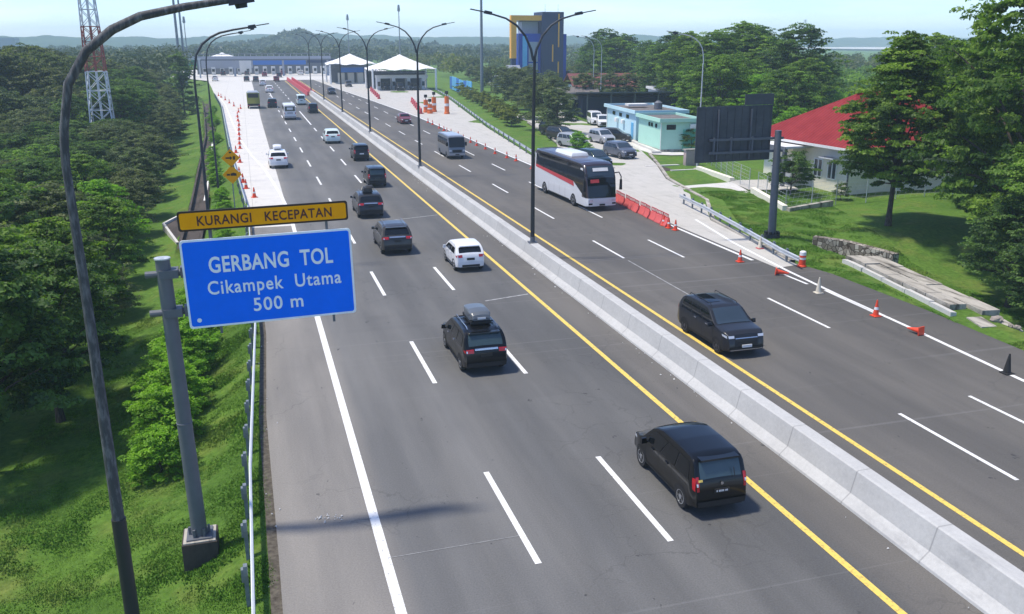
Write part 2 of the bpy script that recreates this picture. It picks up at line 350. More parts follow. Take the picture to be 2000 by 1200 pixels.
def thing(name, label, cat, loc=(0, 0, 0), rz=0, group=None):
    return link(name, None, None, loc, rz, label, cat, group)
def dup(root, loc, rz=None, label=None, group=None, scale=None):



    def cp(o, par):
        c = o.copy(); COL.objects.link(c)
        if par is not None: c.parent = par
        for k in o.children: cp(k, c)
        return c
    r = cp(root, None); r.location = loc
    if rz is not None: r.rotation_euler = (0, 0, rz)
    if label: r['label'] = label
    if group: r['group'] = group
    if scale: r.scale = scale if isinstance(scale, tuple) else (scale,) * 3
    return r
def structure(name, mb, mat, smooth_=False, **kw):
    return obj(name, mb, mat, smooth_=smooth_, kind='structure', **kw)
def sheet(name, polys, mat, z, kind='structure', **kw):
    mb = MB()
    for p in polys: mb.add([(x, y, z) for x, y in p], [tuple(range(len(p)))])
    o = obj(name, mb, mat, kind=kind, **kw)
    for f in o.data.polygons:
        if f.normal.z < 0: f.flip()
    return o

# ---------------------------------------------------------------- camera, sky, sun
cam_d = bpy.data.cameras.new('camera'); cam = bpy.data.objects.new('camera', cam_d); COL.objects.link(cam)
cam.location = CAM
cam.matrix_world = Matrix.Translation(CAM) @ Matrix((_R, _U, -_F)).transposed().to_4x4()
cam_d.sensor_width = 36; cam_d.lens = FPX / 2000 * 36; cam_d.clip_end = 20000; cam_d.clip_start = 0.1
sc.camera = cam
SUN = Vector((-0.40, 0.11, 1.0)).normalized()
el = math.asin(SUN.z); az = math.atan2(SUN.x, SUN.y)
w = bpy.data.worlds.new('World'); sc.world = w; w.use_nodes = True
nt = w.node_tree; bg = nt.nodes['Background']
sky = nt.nodes.new('ShaderNodeTexSky'); sky.sky_type = 'NISHITA'; sky.sun_disc = False
sky.sun_elevation = el; sky.sun_rotation = az
sky.dust_density = 0.5; sky.air_density = 0.65; sky.ozone_density = 3.0
tcw = N(nt, 'ShaderNodeTexCoord'); mpw = N(nt, 'ShaderNodeMapping'); mpw.inputs['Scale'].default_value = (2.2, 2.2, 16); L(nt, tcw.outputs['Generated'], mpw.inputs['Vector'])
cl_ = noise_fac(nt, mpw.outputs['Vector'], 1.4, 6, 0.6, 0.42, 0.72)
L(nt, mixc(nt, 1.0, sky.outputs[0], mixc(nt, cl_, (0.73, 0.77, 0.86), (0.93, 0.89, 0.93)), 'MULTIPLY'), bg.inputs[0]); bg.inputs[1].default_value = 0.15
sd = bpy.data.lights.new('sun', 'SUN'); sd.energy = 2.4; sd.angle = R(4.5); sd.color = (1.0, 0.92, 0.79)
so = bpy.data.objects.new('sun', sd); COL.objects.link(so); so.rotation_euler = SUN.to_track_quat('Z', 'Y').to_euler()
sc.view_settings.view_transform = 'Standard'; sc.view_settings.look = 'None'; sc.view_settings.exposure = 0.98; sc.view_settings.gamma = 1
sc.cycles.max_bounces = 6; sc.cycles.diffuse_bounces = 3; sc.cycles.glossy_bounces = 3; sc.cycles.transmission_bounces = 4; sc.cycles.transparent_max_bounces = 6; sc.cycles.volume_bounces = 2
# ---------------------------------------------------------------- terrain
EL_PTS = [(-60, -0.35), (69, -0.35), (105, -1.9), (182, -4.2), (222, -6.4), (260, -8.2), (306, -10.5), (345, -24), (5000, -24)]
def gz(x, y):
    e = interp(y, EL_PTS); s = e - 0.1 - x
    n = noise.noise(Vector((x * .12, y * .12, 0))) * .25 + noise.noise(Vector((x * .5, y * .5, 3))) * .06
    if s > 0:
        z = -.06 - (.5 * s if s < 1.7 else .85 + .22 * (s - 1.7) if s < 6 else 1.8 + .08 * (s - 6) if s < 20 else 2.9)
        z += n * min(1, s / 2)
        # sunken roadside ditch
        dx = interp(y, [(62, -4.4), (77, -4.35), (140, -5.2), (224, -8.6)])
        if 60 < y < 224:
            d = abs(x - dx)
            if d < .75: z = min(z, -1.75 + 0) 
        return z
    z = -.06
    if x > 31:
        k = smooth((x - 31) / 6)
        z += n * k * 1.2
        # drainage hollow on the right, and the dark low ground beyond it
        if y < 60:
            line = interp(y, [(15, 31.0), (31, 33.6), (41, 36.0), (48, 37.0), (60, 37.2)])
            if x > line - 1.0:
                dep = smooth((50 - y) / 10) * 1.5 * smooth((x - line + 1) / 2.0) * (1 - .8 * smooth((x - line - 5) / 8))
                z -= dep
            if 41 < y < 50 and 33.6 < x < 38: z -= .9 * (1 - abs(y - 45.5) / 4.5) * smooth((x - 33.6) / 1.5)
        if y > 60 and x > 60: z -= .6 * smooth((x - 60) / 30)
    if y > 330: z -= 1.5 * smooth((y - 330) / 100)
    return z
def axis(segs):
    out = []
    for a, b, st in segs:
        k = a
        while k < b - 1e-6: out.append(k); k += st
    out.append(segs[-1][1]); return out
xs = axis([(-1250, -200, 150), (-200, -60, 20), (-60, -20, 4), (-20, -8, 1), (-8, 0, .33), (0, 30, 6), (30, 60, .75), (60, 100, 5), (100, 300, 25), (300, 2450, 200)])
ys = axis([(-60, 0, 15), (0, 14, 2), (14, 60, .75), (60, 130, 1.5), (130, 330, 8), (330, 900, 60), (900, 1950, 210)])
mb = MB(); mb.grid([[(x, y, gz(x, y)) for x in xs] for y in ys])
ground = structure('grass_ground', mb, 'grass', smooth_=True, label='green grass verges and open ground either side of the toll road')
if ground.data.polygons[0].normal.z < 0: ground.data.flip_normals()

# ---------------------------------------------------------------- roads
road = sheet('road', [[(-.2, -30), (30.3, -30), (30.4, 14), (30.0, 24), (30.4, 33), (30.3, 40), (29.7, 43), (29.5, 60), (28.4, 70), (28.4, 306), (-.2, 306), (-.2, 62), (0.0, 52), (.1, 38), (-.15, 29), (-.1, 20)]], 'asphalt', 0.0, label='grey asphalt toll road of two carriageways')
left_c = [(-.15, 62), (2.5, 62), (2.45, 150), (2.7, 200), (2.9, 306), (-10.4, 306), (-8.1, 260), (-6.3, 222), (-4.1, 182), (-1.8, 105), (-.3, 69)]
sheet('concrete_road', [left_c], 'pavement_concrete', 0.004, label='pale concrete widening on the left of the carriageway')
right_c = [(28.1, 42), (29.6, 42.3), (31.3, 55.5), (34.8, 62.9), (37, 74.3), (40.6, 84), (44.6, 97), (47.5, 112), (51, 126), (53, 150), (44, 150), (43, 135), (40, 118), (37.5, 106), (34.5, 97), (32, 92.5), (30.2, 93), (34.3, 129), (43, 192), (46.5, 228), (50, 260), (52, 306), (22.5, 306), (24, 256), (26.3, 200), (27.5, 165), (28, 150)]
sheet('concrete_road', [right_c], 'road_concrete', 0.005, label='worn concrete ramp and rest area road on the right')
sheet('toll_plaza', [[(-10.4, 306.1), (60, 306.1), (60, 430), (-24, 430), (-24, 345)]], 'pavement_concrete', 0.001, label='pale concrete toll plaza in front of the booths')
sheet('paving', [[(44.2, 95.5), (43.9, 91.5), (45.5, 90.3), (51, 89.5), (51.5, 92.6), (46, 93.3), (46.6, 102), (50, 116), (48.6, 116)]], 'pavement_concrete', 0.0, label='pale paving round the mint and blue buildings')
sheet('driveway', [[(36.15, 70.0), (41.9, 70.8), (40.5, 65.4), (34.9, 63.2)]], 'pavement_concrete', 0.02, label='white concrete driveway slab leading to the house')
sheet('driveway', [[(41.95, 71.8), (47.0, 71.0), (45.2, 65.2), (41.0, 66.5)]], 'road_concrete', 0.03, label='grey paved forecourt behind the low wall of the house')
def strip(pts, w):
    out = []
    for i, p in enumerate(pts):
        a = Vector(pts[max(i - 1, 0)]); b = Vector(pts[min(i + 1, len(pts) - 1)]); t = (b - a).normalized(); n = Vector((-t.y, t.x)) * w / 2
        out.append((Vector(p) - n, Vector(p) + n))
    return [[tuple(out[i][0]), tuple(out[i][1]), tuple(out[i + 1][1]), tuple(out[i + 1][0])] for i in range(len(pts) - 1)]
ln = []
ln += strip([(2.42, -20), (2.45, 40), (2.6, 66), (2.3, 76), (1.4, 92), (.3, 104), (-.7, 119), (-1.9, 145), (-3.6, 190), (-5.6, 222)], .25)
for k in range(-3, 23):
    y = 17.9 + 12.4 * k
    if y < 292:
        ln += strip([(6.02 - .02, y), (6.0, y + 5)], .17)
        if not (138 < y < 170): ln += strip([(9.57, y), (9.57, y + 5)], .17)
ln += strip([(9.57, 140), (9.57, 168)], .2) + strip([(6.1, 178), (6.3, 232)], .2)
for y in [-8, 5, 18, 32.3, 46.6, 59.2, 71] + [84 + 12.4 * k for k in range(16)]: ln += strip([(20.75, y), (20.75, y + 5)], .15)
for y in [-8, 5.5, 18.6, 31.8, 45.8, 58.6, 71.2] + [84 + 12.4 * k for k in range(16)]: ln += strip([(24.25, y), (24.25, y + 5)], .15)
ln += strip([(27.2, 8), (27.35, 24.3), (27.75, 31), (27.95, 36), (28.3, 41.2), (29.1, 48.5), (30.4, 56)], .2)
ln += strip([(27.7, 33), (27.85, 37.2)], .16) + strip([(27.7, 38.5), (27.65, 40.6)], .16)
ln += strip([(27.75, 44), (27.75, 54), (27.9, 66), (27.9, 150), (27.4, 165), (26.2, 200), (23.9, 256)], .22)
sheet('road_marking', ln, 'line_white', 0.009, label='white painted edge lines and lane dashes')
sheet('road_marking', strip([(13.2, -20), (13.2, 300)], .2) + strip([(17.75, -20), (17.75, 300)], .19), 'line_yellow', 0.009, label='yellow painted lines on both sides of the median barrier')
sheet('road_marking', strip([(20.75, 37.6), (20.75, 46)], .07) + strip([(10.6, 40.3), (13.0, 40.9)], .12) + strip([(9.6, 62.0), (13.0, 63.0)], .12) + strip([(2.5, 19.2), (5.9, 19.25)], 0.02), 'line_worn', 0.0095, label='faint worn traces of old paint across the lanes')
sheet('verge_soil', strip([(-.12, -10), (-.08, 20), (-.12, 29), (.12, 38), (.02, 52), (-.15, 62), (-.33, 69)], .55), 'verge_soil', -.02, label='dark soil along the edge of the shoulder')
# loose chips of paint and litter on the tarmac
mb = MB()
def chip(x, y, z, s):
    a = rnd.random() * 6.28; pts = [(x + math.cos(a + i * 1.257) * s * rnd.uniform(.5, 1), y + math.sin(a + i * 1.257) * s * rnd.uniform(.4, 1), z + rnd.uniform(.0, .03)) for i in range(5)]
    mb.add(pts + [(x, y, z + .05)], [(i, (i + 1) % 5, 5) for i in range(5)])
for _ in range(55): chip(14.9 - abs(rnd.gauss(0, .22)), rnd.uniform(10, 95), .006, rnd.uniform(.015, .055))
for _ in range(26):
    p = G(rnd.gauss(640, 18), 1012 + rnd.gauss(0, 5)); chip(p.x, p.y, .004, rnd.uniform(.015, .05))
for _ in range(30): chip(rnd.uniform(-.5, .2), rnd.uniform(15, 60), .0, rnd.uniform(.015, .04))
obj('litter', mb, 'litter', kind='stuff', label='small white scraps of litter along the barrier and shoulder')

# ---------------------------------------------------------------- median barrier
prof = [(14.95, -.02), (14.97, .07), (15.22, .30), (15.36, .92), (15.40, .95), (15.80, .95), (15.84, .92), (15.98, .30), (16.23, .07), (16.25, -.02)]
mb = MB(); yy = [-15 + 2 * i for i in range(119)]
mb.grid([[(x + .006 * math.sin(y * .7), y, z) for x, z in prof] for y in yy])
mb.add([(x, yy[0], z) for x, z in prof], [tuple(range(len(prof)))]); mb.add([(x, yy[-1], z) for x, z in prof], [tuple(range(len(prof)))])
obj('median_barrier', mb, 'barrier_concrete', label='long pale concrete median barrier between the two carriageways', cat='barrier')

# ---------------------------------------------------------------- lamps
def double_lamp(x, y, lab, simple=False):
    t = thing('street_lamp', lab, 'street lamp', (x, y, .95), 0, 'double arm street lamps on the median')
    n = 8
    m = MB(); m.tube([(0, 0, 0), (0, 0, 6), (0.05, 0, 10.4)], [.13, .105, .085], 10); obj('pole', m, 'dark_steel', t, True)
    m = MB(); m.box(-.24, .24, -.24, .24, 0, .05); m.box(-.17, .17, -.3, -.2, -.9, .05); m.lathe([(.15, .05), (.14, .35)], 10); obj('base_plate', m, 'steel_grey', t)
    for sx in (-1, 1):
        m = MB(); m.tube([(sx * .03, 0, 10.3), (sx * .16, 0, 10.9), (sx * .5, 0, 11.6), (sx * 1.0, 0, 12.15), (sx * 1.6, 0, 12.5), (sx * 2.5, 0, 12.75)], [.075, .07, .065, .06, .05, .045], n)
        obj('arm', m, 'lamp_metal', t, True)
        m = MB(); m.box(-.22, .22, -.13, .13, -.07, .09, taper=.03); m.box(.2, 1.0, -.1, .1, -.02, .03, taper=.01)
        if sx < 0: m.v = [(-a, b, c) for a, b, c in m.v]
        h = obj('lamp_head', m, 'dark_steel', t); h.location = (sx * 2.6, 0, 12.78); h.rotation_euler = (0, -sx * .18, 0)
    return t
words = ['nearest double arm lamp standing in the median barrier', 'second double arm median lamp, beside the minibus', 'third double arm median lamp, by the white tent canopy', 'fourth double arm median lamp, small in the distance', 'fifth double arm median lamp, near the red barriers', 'farthest double arm median lamp, at the end of the concrete barrier']
for k in range(6): double_lamp(15.58 + (0, -.1, -.1, 0, 0, 0)[k], 48.2 + 34.4 * k, words[k])
def single_lamp(x, y, zb, lab, side=1, mat='peeling_pole', r=1.0, top=None):
    t = thing('street_lamp', lab, 'street lamp', (x, y, zb), 0, 'single arm street lamps along the left verge' if side == 1 else 'single arm street lamps by the rest area')
    b = -zb
    m = MB(); m.tube([(0, 0, 0), (0, 0, 4 + b), (0, 0, 8 + b), (-.02, 0, 10.2 + b)], [.138 * r, .112 * r, .088 * r, .072 * r], 14)
    for z in (3.1, 6.2): m.lathe([(.10 * r, z - .04), (.128 * r - z * .003, z), (.10 * r, z + .04)], 14)
    obj('pole', m, mat, t, True)
    if r == 1.0 and x < 0:
        zj = W(236, 1012, 17).z - zb; obj('pole_sleeve', MB().tube([(0, 0, 0), (0, 0, zj)], [.150, .136], 14), 'dark_steel', t, True)
    m = MB(); s = side
    m.tube([(-.02 * s, 0, 10.15 + b), (0, 0, 10.5 + b), (.04 * s, 0, 10.85 + b), (.2 * s, 0, 11.58 + b), (.55 * s, 0, 12.12 + b), (1.0 * s, 0, 12.47 + b), (1.47 * s, 0, 12.69 + b), (2.2 * s, 0, 12.85 + b), (2.95 * s, 0, 12.97 + b)], [.074 * r, .074 * r, .074 * r, .076 * r, .078 * r, .078 * r, .074 * r, .066 * r, .058 * r], 12)
    obj('arm', m, mat, t, True)
    m = MB(); m.box(-.03, .42, -.13, .13, -.09, .10, taper=.03); m.lathe([(.10, -.16), (.11, -.08)], 10, (.18, 0, 0))
    if r < 1: m.box(.42, 1.1, -.09, .09, 0, .05)
    if s < 0: m.v = [(-a, c, d) for a, c, d in m.v]
    h = obj('lamp_head', m, 'dark_steel', t); h.location = (2.95 * s, 0, 12.97 + b); h.rotation_euler = (0, -.16 * s, 0)
    m = MB(); m.box(-.28, .28, -.28, .28, -.3, .05); obj('base_plate', m, 'old_concrete', t)
    return t
single_lamp(-3.05, 17.0, gz(-3.05, 17), 'tall peeling grey lamp pole with curved arm, nearest at the left edge', 1)
single_lamp(-2.4, 51, gz(-2.4, 51), 'slim curved lamp pole rising behind the yellow plate', 1, 'lamp_metal', .8)
single_lamp(-2.9, 85, gz(-2.9, 85), 'slim curved lamp pole by the ditch, farther of the two behind the signs', 1, 'lamp_metal', .75)
single_lamp(43.0, 79.6, gz(43, 79.6), 'slim grey lamp pole beside the dark billboard back', -1, 'galvanised', .68)
single_lamp(59.6, 150, 0, 'thin grey lamp pole rising before the trees, left of a close pair', -1, 'galvanised', .68)
single_lamp(63.5, 156, 0, 'thin grey lamp pole rising before the trees, right of a close pair', -1, 'galvanised', .68)

# ---------------------------------------------------------------- the direction sign
t = thing('direction_sign', 'large blue direction sign on a grey post with a yellow plate above', 'road sign', (-2.05, 22.0, gz(-2.05, 22.0)))
ZB = gz(-2.05, 22.0); OY = -.55
def loc(x, z): return (x + 2.05, z - ZB)
m = MB(); m.box(-.44, .44, -.44, .44, -.3, -.2 - ZB + .0); pl = obj('plinth', m, 'dark_concrete', t, bevel=.02)  # sides a much darker brown than the pale slab on top
m = MB(); m.box(-.40, .40, -.40, .40, -.2 - ZB + .001, -.2 - ZB + .03); obj('plinth_top', m, 'old_concrete', t)
post = thing_p = link('post', None, t)
bpy.data.objects.remove(post)
m = MB(); m.tube([(0, 0, -.17 - ZB), (-.06, 0, 3 - ZB), (-.13, 0, 7.3 - ZB)], [.20, .185, .17], 20)
for z in (3.05,): m.lathe([(.19, z - ZB - .02), (.20, z - ZB), (.19, z - ZB + .02)], 20, (-.06, 0, 0))
post = obj('post', m, 'steel_grey', t, True)
m = MB(); m.lathe([(.19, 0), (.19, .03)], 20, (-.13, 0, 7.3 - ZB)); obj('cap', m, 'galvanised', post)
m = MB(); m.box(-.32, .32, -.32, .32, -.17 - ZB, -.13 - ZB)
for k in range(6):
    a = k * math.pi / 3; m.box(math.cos(a) * .24 - .03, math.cos(a) * .24 + .03, math.sin(a) * .24 - .03, math.sin(a) * .24 + .03, -.14 - ZB, .08 - ZB)
obj('flange', m, 'steel_grey', post)
for z in (6.95, 5.98):
    m = MB(); m.tube([(-.55, .0, z - ZB - .02), (4.0, 0, z - ZB + .06)], .085, 12); m.box(.25, .33, -.12, .12, z - ZB - .12, z - ZB + .14); m.box(-.02 - .2, .06 + .14, -.2, .2, z - ZB - .1, z - ZB + .1)
    obj('arm', m, 'steel_grey', t)
def rrect(x0, x1, z0, z1, r, n=5):
    pts = []
    for cx, cz, a0 in ((x1 - r, z1 - r, 0), (x0 + r, z1 - r, 90), (x0 + r, z0 + r, 180), (x1 - r, z0 + r, 270)):
        for k in range(n + 1): a = R(a0 + 90 * k / n); pts.append((cx + r * math.cos(a), cz + r * math.sin(a)))
    return pts
def tilt(o): o.rotation_euler = (0, R(-1.1), 0); return o
PX, PZ = 2.335, 6.68 - ZB      # panel centre in the thing's frame
PY = -.14
def panel(name, x0, x1, z0, z1, r, y0, y1, mat, par=t, own=True):
    m = MB(); m.yprism(rrect(x0, x1, z0, z1, r), y0, y1); return obj(name, m, mat, par)
pb = panel('panel', -2.02, 2.02, -1.10, 1.10, .08, -.02, .02, 'sign_white'); pb.location = (PX, PY, PZ); tilt(pb)
pf = panel('blue_face', -1.97, 1.97, -1.05, 1.05, .06, -.024, -.019, 'sign_blue', pb)
yb = panel('yellow_plate', -1.99, 1.99, -.24, .24, .06, -.02, .02, 'sign_black'); yb.location = (PX - .03, PY, PZ + 1.555); tilt(yb)
yf = panel('yellow_face', -1.945, 1.945, -.195, .195, .05, -.024, -.019, 'sign_yellow', yb)
for sx in (-1.3, 1.45):
    m = MB(); m.box(sx - .03, sx + .03, -.0, .05, -1.3, 1.72); o = obj('bracket', m, 'steel_grey', t); o.location = (PX, PY + .03, PZ); tilt(o)
def text(s, width, height, x, z, par, mat, y=-.03, weight=.0, space=1.0, name='lettering'):
    cu = bpy.data.curves.new('lettering', 'FONT'); cu.body = s; cu.align_x = 'CENTER'; cu.offset = weight; cu.extrude = .02; cu.space_character = space; cu.resolution_u = 4
    o = bpy.data.objects.new('tmp_text', cu); COL.objects.link(o); bpy.context.view_layer.update()
    me = bpy.data.meshes.new_from_object(o.evaluated_get(bpy.context.evaluated_depsgraph_get())); bpy.data.objects.remove(o)
    c = np.empty(len(me.vertices) * 3); me.vertices.foreach_get('co', c); c = c.reshape(-1, 3)
    w0, w1 = c[:, 0].min(), c[:, 0].max(); capx = .73
    sx = width / (w1 - w0); sz = height / capx
    c2 = np.stack([(c[:, 0] - (w0 + w1) / 2) * sx, c[:, 2] * .15, (c[:, 1] - capx / 2) * sz], 1)
    me.vertices.foreach_set('co', c2.ravel()); me.materials.clear(); me.materials.append(M(mat)); me.update()
    return link(name, me, par, (x, y, z))
text('GERBANG  TOL', 2.95, .40, .06, .47, pb, 'sign_white', weight=.022, space=1.06)
text('Cikampek  Utama', 3.2, .345, .10, -.10, pb, 'sign_white', weight=.014, space=1.12)
text('500 m', 1.2, .345, .12, -.62, pb, 'sign_white', weight=.014, space=1.1)
text('KURANGI   KECEPATAN', 3.15, .235, .02, .0, yb, 'sign_maroon', weight=.016, space=1.1)
m = MB(); m.lathe([(.055, -.026), (.055, -.0245)], 10); m.v = [(a - 1.78, c, b - .9) for a, b, c in m.v]; obj('emblem', m, 'sign_white', pb)

# ---------------------------------------------------------------- guardrails
def guardrail(pts, lab, spacing=2.0, side=-1, matb='rail_white', h=.72, posts=True, cap_end=False):
    P = [Vector((a, b, 0)) for a, b in pts]
    t = thing('guardrail', lab, 'guardrail', (P[0].x, P[0].y, 0), 0); o0 = P[0]
    W_ = [(.0, .30), (.045, .26), (.045, .20), (.0, .155), (.0, .145), (.045, .10), (.045, .04), (.0, .0)]
    dense = []
    for a, b in zip(P, P[1:]):
        n = max(1, int((b - a).length / 4)); dense += [a.lerp(b, i / n) for i in range(n)]
    dense.append(P[-1]); m = MB(); rows = []
    for i, p in enumerate(dense):
        tt = (dense[min(i + 1, len(dense) - 1)] - dense[max(i - 1, 0)]).normalized(); nn = Vector((-tt.y, tt.x, 0)) * (-side)
        q = p - o0
        rows.append([q - nn * dx + Vector((0, 0, h - .3 + dz)) for dx, dz in W_] + [q - nn * (dx - .02) + Vector((0, 0, h - .3 + dz)) for dx, dz in W_[::-1]] + [q - nn * W_[0][0] + Vector((0, 0, h))])
    m.grid(rows); obj('rail_beam', m, matb, t)
    if posts:
        tot = sum((b - a).length for a, b in zip(P, P[1:])); d = .6; k = 0; pm = MB()
        pm.box(-.045, .045, -.075, .075, -.6, .80); pm.box(-.02, .10, -.07, .07, h - .33, h - .0); me = pm.mesh('post', 'galv_post')
        while d < tot and k < 98:
            r_ = d
            for a, b in zip(P, P[1:]):
                if r_ <= (b - a).length: break
                r_ -= (b - a).length
            tt = (b - a).normalized(); nn = Vector((-tt.y, tt.x, 0)) * (-side); q = a + tt * r_ + nn * .14 - o0
            if k < 98: link('post', me, t, q, math.atan2(tt.y, tt.x) + (math.pi / 2 if side < 0 else -math.pi / 2))
            d += spacing; k += 1
    return t
guardrail([(-.74, 6), (-.70, 24), (-.32, 38), (-.36, 67)], 'steel guardrail with grey posts along the near left shoulder', 2.0, -1, 'rail_white')
guardrail([(-.5, 69.3), (-1.95, 105), (-4.2, 182), (-6.2, 219)], 'pale steel guardrail curving away beside the concrete widening', 4.0, -1, 'galvanised')
guardrail([(32.4, 62.5), (31.7, 57), (30.7, 51), (29.35, 43.6), (29.1, 41.4)], 'short silver guardrail ending behind a red and white cone', 1.9, -1, 'galvanised')
guardrail([(29.9, 88), (30.2, 93.8), (34.4, 129.2), (43.1, 191.6), (46.5, 222)], 'long pale green guardrail bordering the concrete ramp', 4.0, -1, 'galvanised')
# kerb along the rest area road
def kerb(pts, w, h, lab, mat='old_concrete'):
    m = MB()
    st = strip(pts, w); k = 0
    l = [(*q[0], -.05) for q in st] + [(*st[-1][3], -.05)]; r_ = [(*q[1], -.05) for q in st] + [(*st[-1][2], -.05)]
    rows = [[a, (a[0], a[1], h), (b[0], b[1], h), b] for a, b in zip(l, r_)]; m.grid(rows)
    return obj('kerb', m, mat, kind='structure', label=lab)
kerb([(29.8, 43.0), (31.5, 55.5), (35.0, 62.8), (37.2, 74.2), (40.8, 84), (43.6, 92)], .28, .12, 'low concrete kerb beside the rest area road')
kerb([(31.8, 91.9), (34.4, 96.2), (37.2, 105.2), (39.7, 117.5), (42.4, 134)], .25, .12, 'low kerb round the grass island of the rest area')
kerb([(44.2, 92.6), (45.0, 92.4), (46.4, 101), (48.3, 112)], .5, .22, 'raised pale kerb in front of the mint buildings', 'pavement_concrete')

# ---------------------------------------------------------------- left ditch with concrete rims
def ribbon(pts, w0, w1, z, mat, name, lab, h=.0):
    m = MB(); rows = []
    for i, (x, y) in enumerate(pts):
        w_ = lerp(w0, w1, i / (len(pts) - 1)); rows.append([(x - w_ / 2, y, z), (x + w_ / 2, y, z)])
    m.grid(rows)
    return structure(name, m, mat, label=lab)
dp = [(-4.4, 62), (-4.4, 77), (-4.75, 105), (-5.2, 140), (-6.7, 180), (-8.5, 222)]
m = MB(); rows = [[(x - .75, y, -1.15), (x - .58, y, -1.15), (x - .58, y, -1.6), (x + .58, y, -1.6), (x + .58, y, -1.15), (x + .75, y, -1.15)] for x, y in [(lerp(a[0], b[0], k / 6), lerp(a[1], b[1], k / 6)) for a, b in zip(dp, dp[1:]) for k in range(6)] + [dp[-1]]]
m.grid(rows); structure('drainage_ditch', m, 'ditch_bed', label='brown drainage ditch running down the left verge')
sheet('ditch_water', [[(-4.25, 84), (-3.95, 84), (-4.05, 98), (-4.3, 98)], [(-4.6, 118), (-4.3, 118), (-4.9, 160), (-5.3, 160)]], 'white_paint', -1.585, label='wet strip in the left ditch with its bright reflection painted white')  # plain white colour stands in for the reflection on the water
m = MB(); a = [(-5.3, 65.0), (-6.8, 72.6), (-5.6, 76.5)]
for p, q in zip(a, a[1:]):
    d = (Vector(q) - Vector(p)); nrm = Vector((-d.y, d.x)).normalized() * .09
    m.prism([(p[0] + nrm.x, p[1] + nrm.y), (p[0] - nrm.x, p[1] - nrm.y), (q[0] - nrm.x, q[1] - nrm.y), (q[0] + nrm.x, q[1] + nrm.y)], -2.2, -1.32)
obj('catch_basin_wall', m, 'pavement_concrete', label='low pale concrete wall round the catch basin beside the yellow plate', cat='wall')
sheet('catch_basin', [[(-5.3, 65.0), (-6.8, 72.6), (-5.6, 76.5), (-3.8, 76.5), (-3.6, 65)]], 'ditch_bed', -1.5, label='brown silted floor of the catch basin')
